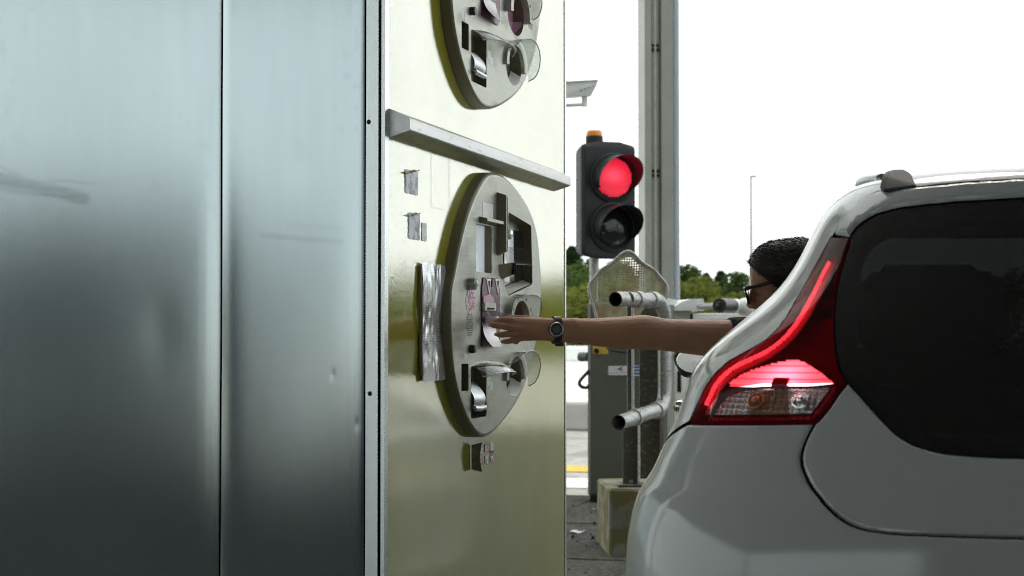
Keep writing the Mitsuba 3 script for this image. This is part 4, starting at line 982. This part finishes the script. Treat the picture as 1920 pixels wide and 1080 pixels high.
    part(k, 'clear_reflector', M(skin_mesh(clearP.buffer(.001).difference(ambP), -.018, .0022, mirror=False, waves=rib)), 'mat_reflector', 20)
    part(k, 'amber_reflector', M(skin_mesh(clearP.buffer(.001).intersection(ambP), -.018, .0022, mirror=False, waves=rib)), 'mat_amber_dull', 20, label='dull amber indicator section')
    ring = clearP.difference(clearP.buffer(-.005))
    part(k, 'bezel', M(skin_mesh(ring, -.006, .01, mirror=False)), 'mat_grey_trim', True)
    for b_, mt in ((bu1, 'mat_amber'), (bu2, 'mat_chrome')):
        c = at_car(b_[0], b_[1], -.010)[0]; n = (car_normal(b_[1], b_[0])[None] @ CM[:3, :3].T)[0]
        part(k, 'bulb_ring', M(lathe([(.017, -.006), (.0166, .0), (.0145, .001), (.010, -.005), (.0001, -.007)], c, n, 24)), 'mat_chrome' if mt == 'mat_chrome' else 'mat_amber', 30)
        part(k, 'bulb', M(lathe([(.0085, -.006), (.0085, .002), (.006, .005), (.0001, .0065)], c, n, 18)), mt, 40)
lamp(1); lamp(-1)

# roof rails, mirrors, handles, wheels
def railm(side):
    def M(m): return m if side > 0 else tf(flip(tf(m, np.linalg.inv(CM))), CM)
    rq = np.r_[.92, 1.06, np.linspace(LQ + .03, LQ + 2.3, 9)]; rs = S_of_z(1.508) + 0 * rq
    pts = smooth_path(car_world(car_surface(rs, rq) + car_normal(rs, rq) * (np.r_[-.002, .006, np.full(8, .012), .0])[:, None]), 6)
    k = part(car, 'roof_rail', M(tube(pts, .012, 14)), 'mat_satin', True)
    c = [(1654, 352, 3.18), (1661, 357, 3.16), (1714, 350, 3.14), (1716, 347, 3.22), (1658, 333, 3.20), (1664, 325, 3.22), (1677, 321.5, 3.24), (1693, 321.5, 3.24), (1703, 327, 3.22), (1711, 338, 3.20), (1662, 329, 3.5), (1690, 324, 3.5), (1702, 342, 3.5)]
    hm = chull([(A(*x), .004) for x in c], 12).refine_to_length(.012); hm = to_tm(hm); hm.merge_vertices(); trimesh.smoothing.filter_taubin(hm, iterations=8)
    part(k, 'end_cap', M(hm), 'mat_grey_trim', True, label='grey plastic end cap')
    c = A(1308, 676, 5.55)
    mm = chull([(c + np.array(o), r) for o, r in [((-.04, 0, .015), .042), ((.05, 0, .02), .04), ((.06, .02, -.02), .038), ((-.03, .0, -.02), .036), ((0, .07, 0), .045)]], 24)
    mt = to_tm(mm.refine_to_length(.02)); trimesh.smoothing.filter_taubin(mt, iterations=6)
    k = part(car, 'wing_mirror', M(mt), 'mat_black_plastic', True)
    part(k, 'mirror_glass', M(tf(lathe([(.001, .004), (.055, .003), (.057, 0)], [0, 0, 0], [0, 0, 1], 24), np.array([[1.05, 0, 0, c[0]], [0, 0, -1, c[1] - .056], [0, .7, 0, c[2]], [0, 0, 0, 1]]))), 'mat_chrome', 30)
    part(k, 'arm', M(tube([c + [.04, .02, -.02], c + [.25, .05, -.06]], .025, 12)), 'mat_black_plastic', True)
    h = A(1273, 762, 4.4)
    part(car, 'door_handle', M(to_tm(chull([(h, .016), (h + [0, .12, 0], .016), (h + [.05, .02, 0], .01), (h + [.05, .1, 0], .01)], 14))), 'mat_chrome', True)
    for y in (.78, 3.25):
        k = part(car, 'wheel', M(tf(lathe([(.21, -.1), (.30, -.11), (.325, -.08), (.325, .08), (.30, .11), (.21, .1)], [-.80, y, .325], [1, 0, 0], 40), CM)), 'mat_tyre', 40)
        part(k, 'rim', M(tf(lathe([(.21, -.1), (.19, -.06), (.05, -.05), (.0001, -.06)], [-.80, y, .325], [1, 0, 0], 40), CM)), 'mat_satin', 40)
railm(1); railm(-1)
def cbox(lo, hi, b=.03): return tf(bx(lo, hi, b), CM)
part(car, 'parcel_shelf', cbox([-.62, .28, 1.0], [.62, .72, 1.03]), 'mat_cabin_soft')
part(car, 'floor', cbox([-.85, .1, .28], [.85, 3.6, .34]), 'mat_cabin')
for x in (-.38, .38):
    k = part(car, 'seat', cbox([x - .27, 1.62, .5], [x + .27, 1.80, 1.17], .06), 'mat_cabin_soft')
    part(k, 'headrest', cbox([x - .15, 1.62, 1.17], [x + .15, 1.72, 1.38], .05), 'mat_cabin_soft')
    part(k, 'cushion', cbox([x - .24, 1.7, .42], [x + .24, 2.2, .56], .05), 'mat_cabin_soft')
k = part(car, 'rear_bench', cbox([-.66, .72, .45], [.66, .88, 1.16], .06), 'mat_cabin_soft')
for x in (-.4, 0, .4): part(k, 'headrest', cbox([x - .15, .72, 1.16], [x + .15, .80, 1.33], .04), 'mat_cabin_soft')
part(car, 'dashboard', cbox([-.66, 2.75, .6], [.66, 3.2, 1.06], .06), 'mat_cabin_soft')
part(car, 'steering_wheel', tf(tube([[-.38 + .18 * math.cos(a), 2.62 - .05 * math.sin(a), .95 + .17 * math.sin(a)] for a in np.linspace(0, 2 * np.pi, 33)], .014, 10), CM), 'mat_black_plastic', True)
mc = A(1812, 583, 5.55)
part(car, 'inner_mirror', bx(mc + [-.10, -.02, -.03], mc + [.10, .01, .03], .01), 'mat_cabin_soft')

# ---------------------------------------------------------------- the driver
per = thing('person', 'person in navy t-shirt and sunglasses leaning from the car, arm stretched to the terminal', 'person')
CH = CM[:3, 1]; CR = CM[:3, 0]
def J(u, v, d, r): return (A(u, v, d), r)
def chain(*js, seg=16): return [chull([a, b], seg) for a, b in zip(js[:-1], js[1:])]
sh = J(1440, 642, 4.93, .066)
chest = (A(1500, 705, 5.02), .125); sh2 = (A(1560, 655, 5.12), .066); pel = (A(1505, 890, 4.95), .135)
bones = []
bones += [chull([sh, sh2, chest], 24), chull([chest, pel, (A(1470, 720, 4.98), .11), (A(1550, 720, 5.06), .11)], 24)]
arm = [sh, J(1365, 636, 4.91, .056), J(1300, 632, 4.885, .0505), J(1250, 628, 4.865, .0455), J(1208, 623, 4.855, .0495), J(1165, 624.5, 4.84, .0465), J(1120, 623, 4.82, .0395), J(1085, 619.5, 4.81, .0335)]
bones += chain(*arm, seg=24)
w1, w2 = J(1048, 611.5, 4.80, .0215), J(1048, 627, 4.80, .0215)
f1, f2 = J(1080, 612, 4.81, .0245), J(1080, 627, 4.81, .0245)
bones += [chull([f1, f2, w1, w2], 20), chull([arm[-1], f1, f2], 20)]
K = [J(985, 604.5, 4.772, .0150), J(977, 613.5, 4.768, .0145), J(976, 623, 4.772, .0135), J(981, 631.5, 4.782, .0120)]
m1, m2 = J(1018, 608, 4.79, .0185), J(1018, 626, 4.79, .0185)
bones += [chull([w1, w2, m1, m2], 20), chull([m1, m2] + K, 20)]
ft = [[K[0], J(960, 601.5, 4.752, .0112), J(943, 601, 4.752, .0098), J(931, 602.5, 4.766, .0080)],
      [K[1], J(952, 612.5, 4.744, .0108), J(935, 610.5, 4.742, .0094), J(922.5, 609.5, 4.756, .0076)],
      [K[2], J(954, 626, 4.756, .0098), J(942, 627.5, 4.760, .0085), J(933, 627, 4.774, .0070)],
      [K[3], J(961, 638, 4.772, .0088), J(952.5, 640, 4.776, .0076), J(945, 640.5, 4.788, .0064)]]
for c in ft: bones += chain(*c, seg=16)
thumb = [J(1012, 606, 4.805, .017), J(985, 600, 4.825, .0135), J(960, 598, 4.832, .0118), J(938, 602, 4.815, .0090)]
bones += chain(*thumb, seg=16)
# head, facing left and a little down
HC = A(1476, 531, 4.96)
hf = -RIGHT * .93 - UP * .20 + _h * .22; hf /= np.linalg.norm(hf)
hu = UP - hf * (UP @ hf); hu /= np.linalg.norm(hu); hs_ = np.cross(hf, hu)     # hs_: towards the far or near side
def hp_(f, u, s, r): return (HC + f * hf + u * hu + s * hs_, r)
bones += [chull([hp_(-.035, .025, 0, .088), hp_(.02, .035, -.012, .080), hp_(.02, .035, .012, .080)], 28),
          chull([hp_(.062, .012, -.025, .040), hp_(.062, .012, .025, .040), hp_(-.01, 0, 0, .075), hp_(.05, .05, 0, .05)], 24),
          chull([hp_(.055, -.045, -.022, .034), hp_(.055, -.045, .022, .034), hp_(.078, -.105, 0, .020), hp_(-.005, -.07, -.05, .020), hp_(-.005, -.07, .05, .020), hp_(0, -.01, -.055, .022), hp_(0, -.01, .055, .022)], 20),
          chull([hp_(.045, -.012, -.03, .036), hp_(.045, -.012, .03, .036), hp_(.06, -.04, -.02, .032), hp_(.06, -.04, .02, .032), hp_(.0, -.02, 0, .070), hp_(.085, -.02, 0, .018)], 20),
          chull([hp_(.098, .0, 0, .011), hp_(.116, -.038, 0, .0125)], 14), chull([hp_(.095, -.045, -.012, .011), hp_(.095, -.045, .012, .011), hp_(.114, -.04, 0, .012)], 12),
          chull([hp_(.088, -.070, -.016, .012), hp_(.088, -.070, .016, .012), hp_(.094, -.071, 0, .012)], 12), chull([hp_(.086, -.084, -.013, .011), hp_(.086, -.084, .013, .011)], 12),
          chull([hp_(-.01, -.06, 0, .060), (A(1500, 640, 5.02), .066)], 20)]
for s in (-1, 1): bones += [chull([hp_(-.012, .008, .076 * s, .014), hp_(-.024, -.004, .086 * s, .012), hp_(-.010, -.030, .077 * s, .010)], 12)]
# other arm to the steering wheel, legs
wheel_ = car_world(np.array([-.25, 2.55, 1.0]))
bones += chain(sh2, (A(1600, 760, 5.2), .05), (wheel_ - CH * .16, .036), (wheel_ - CH * .03, .034), seg=16) + [chull([(wheel_, .03), (wheel_ - CH * .06, .034), (wheel_ + CR * .03, .022)], 14)]
hip = car_world(np.array([-.48, 1.95, .70]))
for o in (-.10, .12):
    kn = hip + CR * o + CH * .46 + np.array([0, 0, .02]); an = kn + CH * .18 + np.array([0, 0, -.30])
    bones += chain((hip + CR * o * .8, .095), (kn, .062), (an, .045), seg=16) + [chull([(an, .045), (an + CH * .17 + np.array([0, 0, -.02]), .03)], 14)]
bones += [chull([pel, (hip, .13)], 20)]
def hand_skin(man, ln, it):
    t = to_tm(man.refine_to_length(ln)); t.merge_vertices()
    trimesh.smoothing.filter_taubin(t, lamb=.5, nu=.52, iterations=it); return t
body = m3.Manifold.batch_boolean(bones, m3.OpType.Add)
bt = hand_skin(body, .0065, 14)
scene_body = part(per, 'body', bt, 'mat_skin', True)
# nails
for c in ft:
    tip, r = c[-1]; back = c[-2][0]; d = (tip - back) / np.linalg.norm(tip - back)
    n = -FWD - d * (-FWD @ d); n /= np.linalg.norm(n)
    sM = np.eye(4); sM[:3, 0] = d * .0062; sM[:3, 1] = np.cross(n, d) * .0048; sM[:3, 2] = n * .0014; sM[:3, 3] = tip + n * (r - .0007) + d * .001
    ic = trimesh.creation.icosphere(2, 1.0); ic.apply_transform(sM)
    part(per, 'fingernail', ic, 'mat_nail', True)
# t-shirt: torso and short sleeve a little outside the body
def grow(j, k): return (j[0], j[1] + k)
hemd = A(1357, 634, 4.905)
sl_end = A(1374, 636.5, 4.912)
shirt = m3.Manifold.batch_boolean([chull([grow(sh, .008), grow(sh2, .008), grow(chest, .012)], 28), chull([grow(chest, .012), grow(pel, .014), (A(1470, 720, 4.98), .122), (A(1550, 720, 5.06), .122)], 28),
    chull([grow(sh, .008), (sl_end, .064), (A(1378, 650, 4.91), .062)], 28), chull([grow(sh2, .008), (A(1585, 720, 5.17), .066)], 20), chull([(A(1500, 640, 5.02), .074), grow(sh, -.01), grow(sh2, -.01)], 20)], m3.OpType.Add)
ax = (A(1357, 634, 4.905) - sh[0]); ax /= np.linalg.norm(ax)
cutn = ax + np.array([0, 0, .16]); cutn /= np.linalg.norm(cutn)
shirt = shirt.trim_by_plane(tuple(-cutn), float(-cutn @ A(1360, 634, 4.905)))
stm = hand_skin(shirt, .012, 8)
stm.vertices += .006 * (meshkit.fbm(stm.vertices * np.array([22, 22, 14]), 3)[:, None] - .5) * stm.vertex_normals
part(per, 't_shirt', stm, 'mat_navy', True, label='dark navy short sleeved t-shirt')
# hair: cap with a fringe of fine strands
hc = m3.Manifold.batch_boolean([chull([hp_(-.038, .030, 0, .094), hp_(.018, .044, -.014, .083), hp_(.018, .044, .014, .083)], 28)], m3.OpType.Add)
fn_ = hf * .86 + -hu * .62; fn_ /= np.linalg.norm(fn_)
hc = hc.trim_by_plane(tuple(map(float, -fn_)), float(-fn_ @ (HC + hf * .070 + hu * .052)))
n2_ = hu * .9 - hf * .25; n2_ /= np.linalg.norm(n2_)
hc = hc.trim_by_plane(tuple(map(float, n2_)), float(n2_ @ (HC - hu * .030 - hf * .02)))
ht = hand_skin(hc, .008, 4)
part(per, 'hair', ht, 'mat_hair', True, label='short dark brown hair')
rng = np.random.default_rng(11)
pts, fi = trimesh.sample.sample_surface(ht, 8000, seed=3)
nn = ht.face_normals[fi]; keep = ((pts - HC) @ hu > -.02)
pts, nn = pts[keep], nn[keep]
V, Fc = [], []
for p, n in zip(pts, nn):
    t = hf * .9 + hu * .35 + hs_ * .25 * math.sin(40 * p[2] + 25 * p[0]); t = t - n * (t @ n); d = t / (np.linalg.norm(t) + 1e-6) + n * rng.uniform(.06, .34) + rng.normal(0, .13, 3)
    d /= np.linalg.norm(d); L = rng.uniform(.012, .028); w = np.cross(d, rng.normal(0, 1, 3)); w /= np.linalg.norm(w); w *= .00045
    mid = p + d * L * .55; e = mid + (d * .9 + n * .15) * L * .5
    b = len(V) ; V += [p - w, p + w, mid - w * .8, mid + w * .8, e]
    Fc += [[b, b + 1, b + 3], [b, b + 3, b + 2], [b + 2, b + 3, b + 4]]
part(per, 'hair_strands', both(trimesh.Trimesh(np.array(V), Fc, process=False)), 'mat_hair', kind='stuff')
# sunglasses
def hp2(f, u, s): return HC + f * hf + u * hu + s * hs_
gl = part(per, 'sunglasses', [tube([hp2(.112, .010, -.068), hp2(.122, .012, -.03), hp2(.124, .011, 0), hp2(.122, .012, .03), hp2(.112, .010, .068)], .0040, 10)], 'mat_black_plastic', True, label='black sunglasses with dark lenses')
for s in (-1, 1):
    part(gl, 'temple', tube([hp2(.112, .010, .070 * s), hp2(.06, .010, .082 * s), hp2(-.01, .012, .087 * s), hp2(-.035, -.012, .085 * s)], [.0052, .0050, .0040, .003], 10), 'mat_black_plastic', True)
    L = trimesh.convex.convex_hull(np.vstack([[hp2(.116 - .02 * (abs(a) - .03) ** 2 * 40 + o, b, a * s) for a, b in [(.008, .006), (.060, .008), (.064, -.012), (.052, -.034), (.026, -.036), (.012, -.022)]] for o in (0, .003)]))
    part(gl, 'lens', L, 'mat_lens_dark')
    rimp = np.array([hp2(.1175 - .02 * (abs(a) - .03) ** 2 * 40, b, a * s) for a, b in [(.008, .006), (.060, .008), (.064, -.012), (.052, -.034), (.026, -.036), (.012, -.022), (.008, .006)]])
    part(gl, 'rim', tube(rimp, .0024, 8), 'mat_black_plastic', True)
# wrist watch
wc = A(1043, 619, 4.80); wa = (arm[-1][0] - A(1000, 618, 4.78)); wa /= np.linalg.norm(wa); wu = UP - wa * (UP @ wa); wu /= np.linalg.norm(wu); wn = np.cross(wu, wa); wn = wn if wn @ FWD < 0 else -wn
wk = part(per, 'watch', lathe([(.0205, 0), (.0212, .003), (.0205, .0085), (.0185, .0105), (.0150, .0108), (.0001, .0108)], A(1038.5, 617, 4.80) + wn * .0195, wn, 32), 'mat_black_plastic', 40, label='black digital watch with a silver bezel edge')
o = A(1038.5, 617, 4.80) + wn * .0195
part(wk, 'display', lathe([(.0125, .0109), (.0001, .0111)], o, wn, 6), 'mat_lcd')
part(wk, 'bezel', lathe([(.0190, .0085), (.0208, .0090), (.0200, .0112), (.0178, .0114), (.0170, .0109)], o, wn, 32), 'mat_satin', 40)
ringp = [A(1043, 619, 4.80) + wa * .004 * math.sin(a) * .5 + wu * .0395 * math.cos(a) + wn * .0275 * math.sin(a) for a in np.linspace(0, 2 * np.pi, 41)]
V = []; rp = np.array(ringp); cx_ = rp.mean(0)
V = np.vstack([rp + wa * .0095, rp - wa * .0095, (rp - cx_) * .93 + cx_ - wa * .0095, (rp - cx_) * .93 + cx_ + wa * .0095]); n = len(rp); Fc = []
for r in range(4):
    for i in range(n - 1):
        a_, b_ = r * n, ((r + 1) % 4) * n
        Fc += [[a_ + i, a_ + i + 1, b_ + i + 1], [a_ + i, b_ + i + 1, b_ + i]]
sm = trimesh.Trimesh(V, Fc, process=False); sm.fix_normals()
part(wk, 'strap', sm, 'mat_black_plastic', 40)
bk = A(1047, 641, 4.81)
part(wk, 'buckle', to_tm(chull([(bk + wa * .010, .006), (bk - wa * .010, .006), (bk + wa * .012 - wu * .008, .004), (bk - wa * .004 - wu * .009, .004)], 12)), 'mat_black_plastic', True)
part(wk, 'pusher', to_tm(chull([(o + wa * .021 + wn * .006 + wu * .004, .0018), (o + wa * .021 + wn * .006 - wu * .004, .0018)], 10)), 'mat_satin', True)

# ---------------------------------------------------------------- trees around the plaza
def crown(seed, n, conifer=False, leaf=.13):
    r = np.random.default_rng(seed)
    if conifer:
        t = r.random(n) ** .75; a = r.random(n) * 6.283; z = .12 + .88 * (1 - t)
        rad = (1 - z) * .34 * (.55 + .45 * r.random(n)) * (1 + .35 * np.sin(z * 42)) + .01
        c = np.stack([rad * np.cos(a), rad * np.sin(a), z], 1)
    else:
        k = 26; cc = np.stack([r.normal(0, .26, k), r.normal(0, .26, k), r.uniform(.22, .86, k)], 1); cc[:, :2] *= (1.15 - np.abs(cc[:, 2:] - .45) * 1.2)
        rr = r.uniform(.10, .20, k) * (1.1 - .4 * cc[:, 2]); i = r.integers(0, k, n)
        d = r.normal(0, 1, (n, 3)); d /= np.linalg.norm(d, axis=1)[:, None]
        c = cc[i] + d * (rr[i] * r.random(n) ** .4)[:, None]; c[:, 2] = np.clip(c[:, 2], .03, 1.03)
    H = 5.0
    c = c * H
    u = r.normal(0, 1, (n, 3)); u /= np.linalg.norm(u, axis=1)[:, None]; w = np.cross(u, r.normal(0, 1, (n, 3))); w /= np.linalg.norm(w, axis=1)[:, None]
    s = leaf * r.uniform(.5, 1.3, n)[:, None]
    v = np.stack([c - u * s, c - w * s * .45, c + u * s, c + w * s * .45], 1).reshape(-1, 3)
    b = np.arange(n)[:, None] * 4
    return trimesh.Trimesh(v, np.vstack([b + [0, 1, 2], b + [0, 2, 3]]), process=False)
def trunk(seed, conifer):
    r = np.random.default_rng(seed + 50); H = 5.0
    out = [tube([[0, 0, -.1], [.03, 0, H * .3], [0, .04, H * .62], [.02, 0, H * .85]], [.14, .11, .07, .02], 8)]
    for i in range(7):
        a = r.random() * 6.28; z = H * r.uniform(.25, .6); L = H * r.uniform(.15, .26)
        out.append(tube([[0, 0, z], [math.cos(a) * L * .6, math.sin(a) * L * .6, z + L * .4], [math.cos(a) * L, math.sin(a) * L, z + L * (.1 if conifer else .8)]], [.05, .035, .01], 6))
    return trimesh.util.concatenate(out)
kinds = [('broadleaf_tree', crown(1, 9000), trunk(1, False), 'mat_leaf_olive', 'pale olive broadleaf tree'), ('broadleaf_tree', crown(2, 9000), trunk(2, False), 'mat_leaf_green', 'mid green bushy tree'),
         ('conifer_tree', crown(3, 8000, True, .11), trunk(3, True), 'mat_leaf_dark', 'dark pointed conifer')]
plys = [(mikit.ply(c, b), mikit.ply(t, 'mat_bark')) for _, c, t, b, _ in kinds]
def tree(kind, u, vtop, d, wide=1.0, where='', back=False, pos=None, h=None):
    if pos is None:
        p = A(u, 630, d); h = A(u, vtop, d)[2]; x, y = p[0], p[1]
    else: x, y = pos
    name, _, _, _, lab = kinds[kind]
    k = thing(name, f'{lab} {where}', 'tree', 'trees round the plaza')
    M = T().translate([float(x), float(y), 0]).rotate([0, 0, 1], float((u * 37.7) % 360)).scale([float(h / 5 * wide), float(h / 5 * wide), float(h / 5)])
    scene[k + '__crown'] = {**plys[kind][0], 'to_world': M}
    scene[k + '__trunk'] = {**plys[kind][1], 'to_world': M}
for (kd, u, v, d, w, where) in [
        (1, 1068, 474, 76, 1.2, 'in the gap beside the toll cabinet, tallest there'), (0, 1100, 520, 60, 1.5, 'in the gap between cabinet and traffic light'), (1, 1040, 492, 74, 1.5, 'mostly behind the toll cabinet edge'),
        (2, 1072, 462, 84, 1.6, 'rising behind the tree beside the toll cabinet'), (1, 1150, 484, 80, 1.4, 'behind the traffic light foot'), (0, 1180, 505, 70, 1.5, 'behind the pointed screen'),
        (1, 1215, 486, 85, 1.2, 'half behind the canopy column'), (1, 1292, 502, 78, 1.5, 'right of the canopy column, tallest there'), (0, 1262, 520, 66, 1.3, 'low behind the drain pipe'),
        (2, 1352, 508, 88, 1.5, 'slender between the column and the driver'), (2, 1325, 512, 92, 1.4, 'behind the trees right of the column'), (0, 1382, 540, 72, 1.5, 'low and just left of the driver'),
        (0, 1340, 548, 62, 1.5, 'low between the column and the driver'), (1, 1425, 545, 80, 1.5, 'behind the driver'), (0, 1475, 548, 76, 1.5, 'hidden mostly by the driver')]:
    tree(kd, u, v, d, w, where)
rng = np.random.default_rng(21)
for i, a in enumerate(np.r_[np.linspace(-2, 42, 12), np.linspace(208, 244, 9)]):       # further round, seen in the shiny panels
    d = rng.uniform(62, 84); t = math.radians(a)
    tree(int(rng.integers(0, 2)), 100 + i, 0, d, rng.uniform(1.2, 1.6), 'further round the plaza', pos=(d * math.sin(t), d * math.cos(t)), h=rng.uniform(4.0, 6.0))
n = 60000; a = np.radians(np.r_[rng.uniform(-32, 60, n // 2), rng.uniform(208, 250, n // 2)]); d = rng.uniform(88, 108, n)
z = 3.6 * rng.random(n) * (.7 + .6 * meshkit.fbm(np.stack([a * 14, d * 0, d * 0], -1), 3))
c = np.stack([d * np.sin(a), d * np.cos(a), z], 1); u = rng.normal(0, 1, (n, 3)); u /= np.linalg.norm(u, axis=1)[:, None]; w = np.cross(u, rng.normal(0, 1, (n, 3))); w /= np.linalg.norm(w, axis=1)[:, None]
s = rng.uniform(.2, .42, n)[:, None]; b = np.arange(n)[:, None] * 4
one('far_wood', trimesh.Trimesh(np.stack([c - u * s, c - w * s * .5, c + u * s, c + w * s * .5], 1).reshape(-1, 3), np.vstack([b + [0, 1, 2], b + [0, 2, 3]]), process=False), 'mat_leaf_green', 'far low wood behind the trees', 'wood', kind='stuff')
# a van waiting in the next lane behind the camera, mirrored in the steel panels
vn = thing('delivery_van', 'dark blue grey van waiting in the next lane, mirrored in the steel panels', 'van')
VX, VY = -9.8, -9.0
def van(vn, VX, VY, W, H, y1):
    part(vn, 'body', trimesh.convex.convex_hull(np.array([[VX + x, VY + y, z] for x in (-W, W) for y, z in [(y1 - 5.2, .45), (y1, .45), (y1, 1.05), (y1 - .5, 1.35), (y1 - .9, H - .05), (y1 - 5.2, H)]])), 'mat_van_paint')
    part(vn, 'windscreen', trimesh.convex.convex_hull(np.array([[VX + x * W * .92, VY + y, z] for x in (-1, 1) for y, z in [(y1 - .49, 1.37), (y1 - .47, 1.38), (y1 - .87, H - .12), (y1 - .84, H - .13)]])), 'mat_screen_dark')
    for x in (-W + .05, W - .05):
        for y in (y1 - 4.3, y1 - .85):
            part(vn, 'wheel', lathe([(.0001, -.1), (.2, -.1), (.36, -.09), (.36, .09), (.2, .1), (.0001, .1)], [VX + x, VY + y, .36], [1, 0, 0], 28), 'mat_tyre', 30)
    for x in (-W * .75, W * .75): part(vn, 'headlight', bx([VX + x - .18, VY + y1 - .02, .75], [VX + x + .18, VY + y1 + .03, .92], .02), 'mat_chrome')
van(vn, VX, VY, 1.25, 2.55, 2.6)
l2 = thing('blocking_lorry', 'added dark truck close behind, unseen, blocking sky light on the car', 'blocking_lorry'); van(l2, .85, -4.0, 1.25, 3.9, 2.6)  # unseen vehicle added to keep sky light off the rear of the car
l3 = thing('blocking_lorry', 'added tall dark truck to the right, unseen, blocking light on the car', 'blocking_lorry'); van(l3, 4.9, -1.4, 1.25, 3.9, 2.6)  # second unseen vehicle, added to cut the light from the right rear
